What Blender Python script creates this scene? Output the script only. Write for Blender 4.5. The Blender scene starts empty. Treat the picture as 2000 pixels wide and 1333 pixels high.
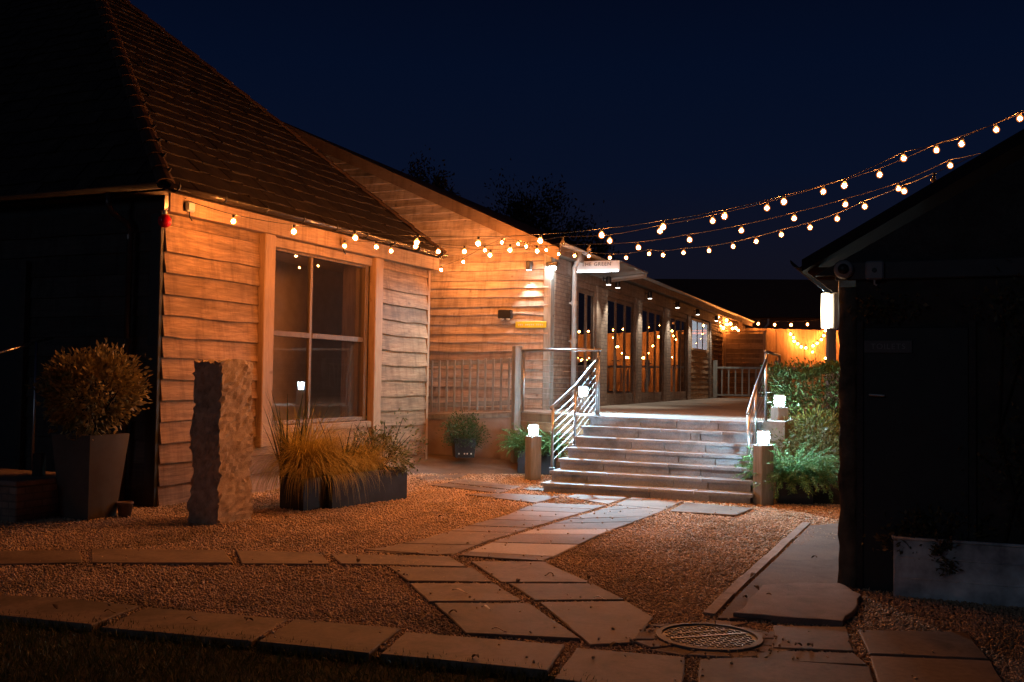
import bpy, math, random
import numpy as np
from mathutils import Vector, Matrix
random.seed(7); RNG = np.random.default_rng(7)
SC = bpy.context.scene
COL = SC.collection
# ------------------------------------------------------------------ camera model (35 mm lens, slight pitch and roll)
F = 1944.0; CX, CY = 1000.0, 666.5; H = 1.65; ROLL = 0.015
PIT = math.atan((739 - 666.5) / F)
R0 = np.array([1., 0, 0]); FW = np.array([0, math.cos(PIT), math.sin(PIT)]); U0 = np.array([0, -math.sin(PIT), math.cos(PIT)])
RT = math.cos(ROLL) * R0 + math.sin(ROLL) * U0; UP = -math.sin(ROLL) * R0 + math.cos(ROLL) * U0
C0 = np.array([0, 0, H])
def ray(x, y): return (x - CX) / F * RT - (y - CY) / F * UP + FW
def gz(x, y, z=0.0):
    d = ray(x, y); t = (z - H) / d[2]; return C0 + t * d
def pl(x, y, p, n):
    d = ray(x, y); t = np.dot(np.array(p) - C0, n) / np.dot(d, n); return C0 + t * d
def dep(x, y, Y):
    d = ray(x, y); return C0 + d * (Y / d[1])

# ------------------------------------------------------------------ object helpers
def tag(o, label=None, cat=None, group=None, kind=None):
    if label: o['label'] = label
    if cat: o['category'] = cat
    if group: o['group'] = group
    if kind: o['kind'] = kind
    return o
def empty(name, loc, rz=0.0, label=None, cat=None, group=None):
    o = bpy.data.objects.new(name, None); COL.objects.link(o)
    o.location = loc; o.rotation_euler = (0, 0, rz); o.empty_display_size = 0.2
    return tag(o, label, cat, group)
def link_mesh(name, me, mat, parent=None, smooth=False):
    o = bpy.data.objects.new(name, me); COL.objects.link(o)
    if mat: me.materials.append(mat)
    if smooth: me.polygons.foreach_set('use_smooth', [True] * len(me.polygons))
    if parent: o.parent = parent
    return o
def np_mesh(name, verts, faces):
    """faces: (n,k) int array of equal-size polygons"""
    me = bpy.data.meshes.new(name); verts = np.asarray(verts, np.float32); faces = np.asarray(faces, np.int32)
    n, k = faces.shape
    me.vertices.add(len(verts)); me.vertices.foreach_set('co', verts.ravel())
    me.loops.add(n * k); me.loops.foreach_set('vertex_index', faces.ravel())
    me.polygons.add(n); me.polygons.foreach_set('loop_start', np.arange(0, n * k, k, dtype=np.int32))
    me.update(calc_edges=True); me.validate()
    return me
class MB:
    def __init__(s): s.v = []; s.f = []
    def add(s, vs, fs):
        b = len(s.v); s.v += [tuple(map(float, v)) for v in vs]; s.f += [tuple(i + b for i in f) for f in fs]; return s
    def box(s, lo, hi, M=None):
        x0, y0, z0 = lo; x1, y1, z1 = hi
        vs = [(x0,y0,z0),(x1,y0,z0),(x1,y1,z0),(x0,y1,z0),(x0,y0,z1),(x1,y0,z1),(x1,y1,z1),(x0,y1,z1)]
        if M is not None: vs = [tuple(M @ Vector(v)) for v in vs]
        return s.add(vs, [(0,3,2,1),(4,5,6,7),(0,1,5,4),(1,2,6,5),(2,3,7,6),(3,0,4,7)])
    def bev(s, lo, hi, b=0.01, M=None):
        """box with chamfered long edges on all sides (octagonal profile, simple)"""
        x0,y0,z0 = lo; x1,y1,z1 = hi
        def ring(z, i): return [(x0+b+i,y0+i,z),(x1-b-i,y0+i,z),(x1-i,y0+b+i,z),(x1-i,y1-b-i,z),(x1-b-i,y1-i,z),(x0+b+i,y1-i,z),(x0+i,y1-b-i,z),(x0+i,y0+b+i,z)]
        vs = ring(z0, b) + ring(z0 + b, 0) + ring(z1 - b, 0) + ring(z1, b)
        if M is not None: vs = [tuple(M @ Vector(v)) for v in vs]
        fs = [tuple(range(7, -1, -1)), tuple(range(24, 32))]
        for k in range(3):
            for i in range(8):
                j = (i + 1) % 8; fs.append((k*8+i, k*8+j, k*8+8+j, k*8+8+i))
        return s.add(vs, fs)
    def bar(s, a, b, w, h=None, up=(0,0,1)):
        """rectangular bar from a to b"""
        a = Vector(a); b = Vector(b); h = h or w; d = (b - a).normalized()
        u = Vector(up); sd = d.cross(u)
        if sd.length < 1e-4: sd = d.cross(Vector((1,0,0)))
        sd.normalize(); uu = sd.cross(d)
        vs = [p + sd * sx * w/2 + uu * sy * h/2 for p in (a, b) for sx, sy in ((-1,-1),(1,-1),(1,1),(-1,1))]
        return s.add(vs, [(3,2,1,0),(4,5,6,7),(0,1,5,4),(1,2,6,5),(2,3,7,6),(3,0,4,7)])
    def tube(s, pts, r, n=8, caps=True):
        pts = [Vector(p) for p in pts]; vs = []; m = len(pts)
        prev = None
        for i, p in enumerate(pts):
            d = (pts[min(i+1, m-1)] - pts[max(i-1, 0)])
            if d.length < 1e-9: d = Vector((0,0,1))
            d.normalize()
            if prev is None:
                x = d.cross(Vector((0,0,1)))
                if x.length < 1e-3: x = d.cross(Vector((1,0,0)))
            else: x = prev - d * prev.dot(d)
            x.normalize(); prev = x; y = d.cross(x)
            rr = r[i] if isinstance(r, (list, tuple)) else r
            vs += [p + (x * math.cos(2*math.pi*k/n) + y * math.sin(2*math.pi*k/n)) * rr for k in range(n)]
        fs = [(i*n+k, i*n+(k+1)%n, (i+1)*n+(k+1)%n, (i+1)*n+k) for i in range(m-1) for k in range(n)]
        if caps: fs += [tuple(range(n-1, -1, -1)), tuple(range((m-1)*n, m*n))]
        return s.add(vs, fs)
    def lathe(s, prof, c=(0,0,0), n=16):
        vs = []; m = len(prof)
        for r, z in prof: vs += [(c[0]+r*math.cos(2*math.pi*k/n), c[1]+r*math.sin(2*math.pi*k/n), c[2]+z) for k in range(n)]
        fs = [(i*n+k, i*n+(k+1)%n, (i+1)*n+(k+1)%n, (i+1)*n+k) for i in range(m-1) for k in range(n)]
        fs += [tuple(range(n-1, -1, -1)), tuple(range((m-1)*n, m*n))]
        return s.add(vs, fs)
    def prism(s, poly, z0, z1, b=0.0):
        """vertical prism on a plan polygon (list of xy), top edge chamfered by b"""
        n = len(poly)
        cx = sum(p[0] for p in poly)/n; cy = sum(p[1] for p in poly)/n
        def sh(p, e):
            dx, dy = cx-p[0], cy-p[1]; L = math.hypot(dx, dy) or 1; return (p[0]+dx/L*e, p[1]+dy/L*e)
        zt = z1 if callable(z1) else (lambda x, y: z1)
        vs = [(p[0], p[1], z0) for p in poly] + [(p[0], p[1], zt(*p[:2]) - b) for p in poly] + [(*sh(p, b*1.4), zt(*p[:2])) for p in poly]
        area = sum(poly[i][0]*poly[(i+1)%n][1]-poly[(i+1)%n][0]*poly[i][1] for i in range(n))
        fs = [tuple(range(n-1,-1,-1)), tuple(range(2*n, 3*n))]
        for k in range(2):
            for i in range(n):
                j = (i+1)%n; fs.append((k*n+i, k*n+j, k*n+n+j, k*n+n+i))
        if area < 0: fs = [tuple(reversed(f)) for f in fs]
        return s.add(vs, fs)
    def build(s, name, mat, parent=None, smooth=False):
        me = bpy.data.meshes.new(name); me.from_pydata(s.v, [], s.f); me.validate(); me.update()
        return link_mesh(name, me, mat, parent, smooth)

# ------------------------------------------------------------------ materials
MATS = {}
def nt_mat(name):
    m = bpy.data.materials.new(name); m.use_nodes = True; nt = m.node_tree
    b = nt.nodes['Principled BSDF']; MATS[name] = m
    return m, nt, b
def N(nt, t, **kw):
    n = nt.nodes.new(t)
    for k, v in kw.items():
        if k in n.inputs.keys(): n.inputs[k].default_value = v
        else: setattr(n, k, v)
    return n
def ramp(nt, fac, stops):
    r = nt.nodes.new('ShaderNodeValToRGB'); cr = r.color_ramp
    while len(cr.elements) > 1: cr.elements.remove(cr.elements[-1])
    cr.elements[0].position = stops[0][0]; cr.elements[0].color = (*stops[0][1], 1)
    for p, c in stops[1:]:
        e = cr.elements.new(p); e.color = (*c, 1)
    nt.links.new(fac, r.inputs['Fac']); return r.outputs['Color']
def mixc(nt, a, b, fac, mode='MIX'):
    m = nt.nodes.new('ShaderNodeMix'); m.data_type = 'RGBA'; m.blend_type = mode
    if isinstance(fac, float): m.inputs[0].default_value = fac
    else: nt.links.new(fac, m.inputs[0])
    for s, i in ((a, 6), (b, 7)):
        if isinstance(s, tuple): m.inputs[i].default_value = (*s, 1)
        else: nt.links.new(s, m.inputs[i])
    return m.outputs[2]
def coords(nt, scale=(1,1,1), rot=(0,0,0)):
    tc = nt.nodes.new('ShaderNodeTexCoord'); mp = nt.nodes.new('ShaderNodeMapping')
    mp.inputs['Scale'].default_value = scale; mp.inputs['Rotation'].default_value = rot
    nt.links.new(tc.outputs['Object'], mp.inputs['Vector']); return mp.outputs['Vector']
def noise(nt, vec, scale, detail=6.0, rough=0.6, dist=0.0):
    n = N(nt, 'ShaderNodeTexNoise', Scale=scale, Detail=detail, Roughness=rough, Distortion=dist)
    nt.links.new(vec, n.inputs['Vector']); return n.outputs['Fac']
def bump(nt, b, h, strength=0.4, dist=0.02):
    n = N(nt, 'ShaderNodeBump', Strength=strength, Distance=dist)
    nt.links.new(h, n.inputs['Height']); nt.links.new(n.outputs['Normal'], b.inputs['Normal'])
def island(nt):
    g = nt.nodes.new('ShaderNodeNewGeometry'); return g.outputs['Random Per Island']
def addv(nt, vec, val, amt=30.0):
    """offset texture coords per island so grain never repeats"""
    m = N(nt, 'ShaderNodeMath', operation='MULTIPLY'); nt.links.new(val, m.inputs[0]); m.inputs[1].default_value = amt
    v = N(nt, 'ShaderNodeVectorMath', operation='ADD'); nt.links.new(vec, v.inputs[0]); nt.links.new(m.outputs[0], v.inputs[1]); return v.outputs[0]
def wood(name, dark, mid, light, axis='x', rough=0.75, stain=0.35, bmp=0.5, scale=1.0):
    m, nt, b = nt_mat(name)
    sc = {'x': (0.9, 17, 17), 'z': (17, 17, 0.9), 'y': (17, 0.9, 17)}[axis]
    isl = island(nt)
    v = addv(nt, coords(nt, tuple(q*scale for q in sc)), isl, 37.0)
    g = noise(nt, v, 2.2, 8.0, 0.65, 0.6)
    g2 = noise(nt, v, 7.5, 6.0, 0.7, 0.2); g = mixc(nt, g, g2, 0.45)
    c = ramp(nt, g, [(0.32, dark), (0.5, mid), (0.68, light)])
    v2 = addv(nt, coords(nt, {'x': (0.7, 4, 4.5), 'z': (4, 4, 0.7), 'y': (4, 0.7, 4.5)}[axis]), isl, 11.0)
    st = noise(nt, v2, 1.7, 5.0, 0.6, 0.4)
    sf = ramp(nt, st, [(0.38, (0.45,)*3), (0.6, (1.0,)*3)])
    c = mixc(nt, c, sf, stain*1.5 if stain*1.5 < 1 else 1.0, 'MULTIPLY')
    if axis != 'z':
        dv = addv(nt, coords(nt, {'x': (7, 1, 0.9), 'y': (1, 7, 0.9)}[axis]), isl, 3.0); dn = noise(nt, dv, 1.0, 5.0, 0.7)
        c = mixc(nt, c, ramp(nt, dn, [(0.36, (0.62,0.58,0.55)), (0.52, (1,1,1))]), 0.75, 'MULTIPLY')
    tone = ramp(nt, isl, [(0.0, (0.72, 0.70, 0.68)), (0.5, (1.0, 1.0, 1.0)), (1.0, (1.18, 1.12, 1.04))])
    c = mixc(nt, c, tone, 1.0, 'MULTIPLY')
    # knots
    kv = N(nt, 'ShaderNodeTexVoronoi', Scale=1.3); nt.links.new(addv(nt, coords(nt, (1.0, 2.2, 2.2)), isl, 5.0), kv.inputs['Vector'])
    kf = ramp(nt, kv.outputs['Distance'], [(0.03, (0.35, 0.28, 0.24)), (0.10, (1, 1, 1))])
    c = mixc(nt, c, kf, 0.7, 'MULTIPLY')
    nt.links.new(c, b.inputs['Base Color']); b.inputs['Roughness'].default_value = rough
    b.inputs['Specular IOR Level'].default_value = 0.25
    bump(nt, b, g, bmp, 0.006); return m
def plain(name, col, rough=0.6, metal=0.0, var=0.15, nscale=6.0, bmp=0.0, spec=0.4):
    m, nt, b = nt_mat(name)
    v = coords(nt); n1 = noise(nt, v, nscale, 6.0, 0.6)
    lo = tuple(c*(1-var) for c in col); hi = tuple(min(1, c*(1+var)) for c in col)
    nt.links.new(ramp(nt, n1, [(0.3, lo), (0.7, hi)]), b.inputs['Base Color'])
    b.inputs['Roughness'].default_value = rough; b.inputs['Metallic'].default_value = metal; b.inputs['Specular IOR Level'].default_value = spec
    rr = N(nt, 'ShaderNodeMapRange'); rr.inputs['To Min'].default_value = max(0.05, rough-0.12); rr.inputs['To Max'].default_value = min(1, rough+0.12)
    nt.links.new(noise(nt, v, nscale*3, 4.0), rr.inputs['Value']); nt.links.new(rr.outputs[0], b.inputs['Roughness'])
    if bmp: bump(nt, b, noise(nt, v, nscale*5, 8.0, 0.7), bmp, 0.01)
    return m
def emit(name, col, strength):
    m = bpy.data.materials.new(name); m.use_nodes = True; nt = m.node_tree; nt.nodes.clear()
    e = N(nt, 'ShaderNodeEmission'); e.inputs['Color'].default_value = (*col, 1); e.inputs['Strength'].default_value = strength
    o = nt.nodes.new('ShaderNodeOutputMaterial'); nt.links.new(e.outputs[0], o.inputs['Surface']); MATS[name] = m; return m
def leaf(name, a, b_, c, rough=0.5, trans=0.25):
    m, nt, b = nt_mat(name)
    isl = island(nt)
    col = ramp(nt, isl, [(0.0, a), (0.55, b_), (1.0, c)])
    nt.links.new(col, b.inputs['Base Color']); b.inputs['Roughness'].default_value = rough; b.inputs['Specular IOR Level'].default_value = 0.35
    tr = N(nt, 'ShaderNodeBsdfTranslucent'); nt.links.new(col, tr.inputs['Color'])
    mx = N(nt, 'ShaderNodeMixShader'); mx.inputs[0].default_value = trans
    out = nt.nodes['Material Output']; nt.links.new(b.outputs[0], mx.inputs[1]); nt.links.new(tr.outputs[0], mx.inputs[2]); nt.links.new(mx.outputs[0], out.inputs['Surface'])
    return m
def glass(name, tint=(0.85, 0.86, 0.85), ior=1.55, rough=0.0, dirt=0.0):
    m = bpy.data.materials.new(name); m.use_nodes = True; nt = m.node_tree; nt.nodes.clear()
    fr = N(nt, 'ShaderNodeFresnel', IOR=ior)
    mu = N(nt, 'ShaderNodeMath', operation='MULTIPLY'); mu.use_clamp = True; mu.inputs[1].default_value = 2.3; nt.links.new(fr.outputs[0], mu.inputs[0])
    g = N(nt, 'ShaderNodeBsdfGlossy'); g.inputs['Roughness'].default_value = rough
    wv = noise(nt, coords(nt), 0.9, 2.0); bn = N(nt, 'ShaderNodeBump', Strength=0.05, Distance=0.05); nt.links.new(wv, bn.inputs['Height']); nt.links.new(bn.outputs[0], g.inputs['Normal'])
    t = N(nt, 'ShaderNodeBsdfTransparent'); t.inputs['Color'].default_value = (*tint, 1)
    mx = N(nt, 'ShaderNodeMixShader'); nt.links.new(mu.outputs[0], mx.inputs[0]); nt.links.new(t.outputs[0], mx.inputs[1]); nt.links.new(g.outputs[0], mx.inputs[2])
    last = mx.outputs[0]
    if dirt:
        d = N(nt, 'ShaderNodeBsdfDiffuse'); d.inputs['Color'].default_value = (0.5, 0.45, 0.4, 1)
        m2 = N(nt, 'ShaderNodeMixShader'); m2.inputs[0].default_value = dirt; nt.links.new(last, m2.inputs[1]); nt.links.new(d.outputs[0], m2.inputs[2]); last = m2.outputs[0]
    o = nt.nodes.new('ShaderNodeOutputMaterial'); nt.links.new(last, o.inputs['Surface']); MATS[name] = m; return m

W_OAK = wood('oak_boards', (0.14,0.085,0.048), (0.345,0.22,0.125), (0.50,0.35,0.21), 'x', 0.7, 0.45)
W_OAKV = wood('oak_posts', (0.24,0.155,0.09), (0.40,0.27,0.165), (0.50,0.36,0.23), 'z', 0.65, 0.2)
W_FRAME = wood('window_joinery', (0.13,0.085,0.055), (0.21,0.145,0.095), (0.28,0.2,0.135), 'z', 0.6, 0.2)
W_TRIM = wood('oak_trim', (0.20,0.125,0.07), (0.33,0.22,0.13), (0.42,0.295,0.185), 'x', 0.65, 0.2)
W_GAB = wood('weathered_boards', (0.24,0.185,0.15), (0.46,0.38,0.315), (0.60,0.51,0.44), 'y', 0.8, 0.42)
W_BOX = wood('barn_front_timber', (0.12,0.09,0.07), (0.24,0.18,0.14), (0.33,0.26,0.21), 'x', 0.75, 0.3)
W_GREYV = wood('grey_softwood_upright', (0.19,0.195,0.185), (0.31,0.32,0.30), (0.41,0.415,0.39), 'z', 0.8, 0.3)
W_GREYX = wood('grey_softwood_rail', (0.19,0.195,0.185), (0.31,0.32,0.30), (0.41,0.415,0.39), 'x', 0.8, 0.3)
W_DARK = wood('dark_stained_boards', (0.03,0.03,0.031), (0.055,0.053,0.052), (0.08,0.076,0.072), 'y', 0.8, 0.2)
W_FENCE = wood('larch_fence', (0.25,0.16,0.09), (0.40,0.27,0.16), (0.50,0.35,0.22), 'z', 0.75, 0.3)
W_SCREEN = wood('larch_screen', (0.22,0.14,0.085), (0.34,0.23,0.14), (0.42,0.3,0.19), 'x', 0.75, 0.3)
M_DARKPAINT = plain('dark_paint', (0.02,0.021,0.022), 0.55, 0, 0.2)
M_BLACKPL = plain('black_plastic', (0.015,0.015,0.016), 0.4, 0, 0.2)
M_GUTTER = plain('brown_black_gutter', (0.05,0.04,0.035), 0.22, 0.3, 0.2)
M_PIPEGREY = plain('grey_pipe', (0.42,0.45,0.46), 0.4, 0.2, 0.1)
M_STEEL = plain('brushed_steel', (0.46,0.47,0.47), 0.33, 1.0, 0.05)
M_SLATEGREY = plain('slate_grey_fibre', (0.03,0.033,0.04), 0.6, 0, 0.35, 3.0, 0.1)
M_TAUPE = plain('taupe_fibre', (0.10,0.085,0.07), 0.7, 0, 0.2, 3.0, 0.1)
M_ZINC = plain('zinc_sheet', (0.52,0.58,0.66), 0.5, 0.1, 0.7, 3.5, 0.12)
M_SOFFIT = wood('verge_timber', (0.11,0.075,0.05), (0.16,0.11,0.072), (0.2,0.14,0.095), 'y', 0.7, 0.2)
M_WHITEP = plain('white_enamel', (0.75,0.75,0.74), 0.4, 0, 0.05)
M_LETTER = plain('grey_lettering', (0.10,0.10,0.11), 0.5, 0, 0.05)
M_PALELET = plain('pale_lettering', (0.7,0.66,0.5), 0.5, 0, 0.05)
M_YELLOW = plain('yellow_sign_paint', (0.62,0.50,0.03), 0.5, 0, 0.08)
M_DIMSIGN = plain('toilet_sign_grey', (0.10,0.10,0.10), 0.6, 0, 0.1)
M_SOIL = plain('soil', (0.03,0.024,0.018), 0.95, 0, 0.4, 12.0, 0.5)
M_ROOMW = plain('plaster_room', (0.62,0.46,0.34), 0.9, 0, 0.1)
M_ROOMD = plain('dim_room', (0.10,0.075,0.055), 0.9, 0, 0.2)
M_REDGL = plain('red_glass', (0.55,0.008,0.02), 0.12, 0, 0.05, spec=0.7)
M_ALU = plain('aluminium_tread_plate', (0.11,0.10,0.095), 0.5, 0.8, 0.2, 20.0, 0.2)
M_CABLE = plain('festoon_cable', (0.035,0.03,0.027), 0.5, 0, 0.1)
G_DOOR = glass('door_glass', (0.55,0.53,0.5), 1.6)
G_WIN = glass('window_glass', (0.8,0.8,0.78), 1.5, dirt=0.03)
G_CANOPY = glass('canopy_glass', (0.8,0.84,0.84), 1.5, dirt=0.5)
WARM = (1.0, 0.30, 0.06)
E_BULB = emit('bulb_filament_glow', WARM, 2050.0)
E_BULBFAR = emit('far_bulb_glow', WARM, 270.0)  # far bulbs are built oversized to stand in for bloom
E_BULBLOW = emit('dim_bulb_glow', WARM, 430.0)
E_BULBMID = emit('mid_bulb_glow', WARM, 700.0)
E_BULBGAB = emit('gable_bulb_glow', WARM, 1700.0)
def halo_mat():  # glowing shell that paints an orange halo round each bulb
    m = bpy.data.materials.new('bulb_halo_shell'); m.use_nodes = True; nt = m.node_tree; nt.nodes.clear()
    t = N(nt, 'ShaderNodeBsdfTransparent'); e = N(nt, 'ShaderNodeEmission'); e.inputs['Color'].default_value = (1.0, 0.27, 0.045, 1); e.inputs['Strength'].default_value = 0.55
    lw = N(nt, 'ShaderNodeLayerWeight'); lw.inputs['Blend'].default_value = 0.5
    iv = N(nt, 'ShaderNodeMath', operation='SUBTRACT'); iv.inputs[0].default_value = 1.0; nt.links.new(lw.outputs['Facing'], iv.inputs[1])
    ml = N(nt, 'ShaderNodeMath', operation='MULTIPLY'); nt.links.new(iv.outputs[0], ml.inputs[0]); ml.inputs[1].default_value = 1.3; nt.links.new(ml.outputs[0], e.inputs['Strength'])
    a = N(nt, 'ShaderNodeAddShader'); nt.links.new(t.outputs[0], a.inputs[0]); nt.links.new(e.outputs[0], a.inputs[1])
    o = nt.nodes.new('ShaderNodeOutputMaterial'); nt.links.new(a.outputs[0], o.inputs['Surface'])
    try: m.cycles.emission_sampling = 'NONE'
    except Exception: pass
    return m
M_HALO = halo_mat()
E_WHITE = emit('bollard_lens', (0.55, 0.87, 1.0), 520.0)
E_FLOOD = emit('floodlight_lens', (0.85, 0.97, 1.0), 200.0)
E_SPOT = emit('spot_lens', (1.0, 0.93, 0.8), 14.0)
E_WALL = emit('wall_lamp_diffuser', (1.0, 0.80, 0.52), 8.0)
E_SIGN = emit('sign_tube', (0.92, 0.94, 1.0), 14.0)
E_ROOM = emit('window_glow_sheet', (0.78, 0.86, 1.0), 2.6)  # self-lit sheet standing in for the bright room behind the far window
L_LAUREL = leaf('laurel_leaves', (0.03,0.07,0.02), (0.06,0.12,0.035), (0.11,0.17,0.06))
L_FERN = leaf('fern_sprigs', (0.07,0.19,0.06), (0.13,0.30,0.11), (0.22,0.40,0.18))
L_BUSH = leaf('pittosporum_leaves', (0.15,0.12,0.045), (0.27,0.21,0.075), (0.42,0.33,0.13))
L_POT = leaf('boxwood_leaves', (0.03,0.07,0.025), (0.06,0.11,0.04), (0.09,0.15,0.06))
L_STRAW = leaf('straw_blades', (0.38,0.29,0.06), (0.58,0.46,0.12), (0.74,0.62,0.22))
L_SPIKE = leaf('phormium_blades', (0.045,0.06,0.025), (0.075,0.095,0.04), (0.13,0.14,0.06))
L_SHRUB = leaf('light_shrub_leaves', (0.09,0.12,0.04), (0.16,0.18,0.07), (0.24,0.25,0.11))
L_BAMBOO = leaf('yellow_green_leaves', (0.10,0.16,0.03), (0.17,0.22,0.05), (0.25,0.28,0.08))
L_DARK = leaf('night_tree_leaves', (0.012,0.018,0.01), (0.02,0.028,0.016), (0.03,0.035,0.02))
L_IVY = leaf('climber_leaves', (0.08,0.075,0.03), (0.13,0.10,0.045), (0.2,0.14,0.07))
L_LAWN = leaf('lawn_blades', (0.035,0.05,0.012), (0.05,0.065,0.018), (0.075,0.08,0.025))

def mat_stone(name, cols, scale=3.0, bmp=0.4, rough=0.8, speck=True, stains=False):
    m, nt, b = nt_mat(name); v = coords(nt); isl = island(nt)
    n1 = noise(nt, addv(nt, v, isl, 20.0), scale, 8.0, 0.65, 0.3)
    c = ramp(nt, n1, [(0.25, cols[0]), (0.5, cols[1]), (0.78, cols[2])])
    tone = ramp(nt, isl, [(0.0, (0.8,0.78,0.76)), (0.5, (1,1,1)), (1.0, (1.14,1.12,1.1))])
    c = mixc(nt, c, tone, 1.0, 'MULTIPLY')
    n2 = noise(nt, v, scale*22, 4.0, 0.7)
    if stains:
        sn = noise(nt, v, 1.3, 7.0, 0.7, 0.8); c = mixc(nt, c, ramp(nt, sn, [(0.36, (0.55,0.56,0.5)), (0.5, (1,1,1)), (0.72, (1.12,1.1,1.06))]), 0.85, 'MULTIPLY')
        ln2 = noise(nt, v, 6.5, 5.0, 0.75); c = mixc(nt, c, ramp(nt, ln2, [(0.30, (0.6,0.58,0.5)), (0.42, (1,1,1))]), 0.8, 'MULTIPLY')
    if speck: c = mixc(nt, c, ramp(nt, n2, [(0.35, (0.7,)*3), (0.6, (1.08,)*3)]), 0.6, 'MULTIPLY')
    nt.links.new(c, b.inputs['Base Color']); b.inputs['Roughness'].default_value = rough; b.inputs['Specular IOR Level'].default_value = 0.3
    bump(nt, b, mixc(nt, n1, n2, 0.5), bmp, 0.008); return m
M_SLAB = mat_stone('sandstone_slab', ((0.16,0.118,0.085), (0.24,0.18,0.132), (0.315,0.245,0.19)), 1.1, 0.4, 0.7, True, True)
M_SLABPALE = mat_stone('pale_sandstone_slab', ((0.42,0.36,0.32), (0.52,0.46,0.41), (0.6,0.54,0.48)), 1.6, 0.2, 0.7)
M_RAGSTONE = mat_stone('rough_flagstone', ((0.14,0.105,0.085), (0.24,0.185,0.15), (0.34,0.27,0.22)), 4.0, 0.9, 0.8)
M_STEP = mat_stone('grey_limestone_step', ((0.23,0.275,0.325), (0.33,0.39,0.455), (0.42,0.485,0.555)), 2.2, 0.25, 0.55, True, True)
M_TERR = mat_stone('terrace_paving', ((0.24,0.21,0.18), (0.33,0.29,0.25), (0.40,0.36,0.31)), 1.2, 0.2, 0.6)
M_CONC = mat_stone('old_concrete', ((0.085,0.06,0.035), (0.155,0.11,0.075), (0.22,0.165,0.12)), 1.7, 0.9, 0.85, True, True)
M_GRANITE = mat_stone('rough_granite', ((0.20,0.15,0.10), (0.46,0.35,0.24), (0.66,0.53,0.38)), 9.0, 1.0, 0.85)
M_TILE = mat_stone('stone_roof_tiles', ((0.016,0.012,0.010), (0.034,0.024,0.019), (0.075,0.056,0.045)), 3.0, 0.6, 0.75)
M_PEBBLE = mat_stone('gravel_stones', ((0.38,0.265,0.165), (0.62,0.455,0.295), (0.80,0.63,0.45)), 5.0, 0.2, 0.75, False, True)
M_PATIO = mat_stone('stained_patio', ((0.11,0.08,0.06), (0.19,0.145,0.11), (0.27,0.22,0.18)), 2.0, 0.4, 0.8)
def mat_gravel_base():
    m, nt, b = nt_mat('gravel_bed'); v = coords(nt)
    vo = N(nt, 'ShaderNodeTexVoronoi', Scale=42.0); nt.links.new(v, vo.inputs['Vector'])
    hs = N(nt, 'ShaderNodeSeparateColor'); nt.links.new(vo.outputs['Color'], hs.inputs[0])
    c = ramp(nt, hs.outputs[0], [(0.0, (0.15,0.105,0.07)), (0.5, (0.30,0.22,0.15)), (1.0, (0.45,0.34,0.24))])
    nt.links.new(c, b.inputs['Base Color']); b.inputs['Roughness'].default_value = 0.9
    inv = N(nt, 'ShaderNodeMath', operation='SUBTRACT'); inv.inputs[0].default_value = 1.0; nt.links.new(vo.outputs['Distance'], inv.inputs[1])
    bump(nt, b, inv.outputs[0], 1.0, 0.02); return m
M_GRAVEL = mat_gravel_base()
def mat_render_wall():
    m, nt, b = nt_mat('stained_render'); v = coords(nt)
    n1 = noise(nt, v, 1.6, 6.0, 0.6, 0.5); n2 = noise(nt, v, 14, 6.0)
    c = ramp(nt, n1, [(0.3, (0.13,0.085,0.065)), (0.45, (0.34,0.25,0.2)), (0.7, (0.46,0.38,0.33))])
    nt.links.new(c, b.inputs['Base Color']); b.inputs['Roughness'].default_value = 0.9; bump(nt, b, n2, 0.4, 0.01); return m
M_RENDER = mat_render_wall()
def mat_brick():
    m, nt, b = nt_mat('pale_brick_pier'); v = coords(nt, (1,1,1), (math.pi/2,0,0))
    tc = nt.nodes.new('ShaderNodeTexCoord'); sx = N(nt, 'ShaderNodeSeparateXYZ'); nt.links.new(tc.outputs['Object'], sx.inputs[0])
    ad = N(nt, 'ShaderNodeMath', operation='ADD'); nt.links.new(sx.outputs[0], ad.inputs[0]); nt.links.new(sx.outputs[1], ad.inputs[1])
    cb = N(nt, 'ShaderNodeCombineXYZ'); nt.links.new(ad.outputs[0], cb.inputs[0]); nt.links.new(sx.outputs[2], cb.inputs[1])
    br = N(nt, 'ShaderNodeTexBrick', Scale=1.0); nt.links.new(cb.outputs[0], br.inputs['Vector'])
    br.inputs['Brick Width'].default_value = 0.225; br.inputs['Row Height'].default_value = 0.078; br.inputs['Mortar Size'].default_value = 0.008
    br.inputs['Color1'].default_value = (0.26,0.19,0.14,1); br.inputs['Color2'].default_value = (0.34,0.26,0.2,1); br.inputs['Mortar'].default_value = (0.19,0.15,0.12,1)
    n = noise(nt, coords(nt), 9, 6.0); c = mixc(nt, br.outputs['Color'], ramp(nt, n, [(0.3, (0.6,)*3), (0.65, (1.1,)*3)]), 0.8, 'MULTIPLY')
    nt.links.new(c, b.inputs['Base Color']); b.inputs['Roughness'].default_value = 0.85
    inv = N(nt, 'ShaderNodeMath', operation='SUBTRACT'); inv.inputs[0].default_value = 1.0; nt.links.new(br.outputs['Fac'], inv.inputs[1])
    bump(nt, b, inv.outputs[0], 0.8, 0.01); return m
M_BRICK = mat_brick()

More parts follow.
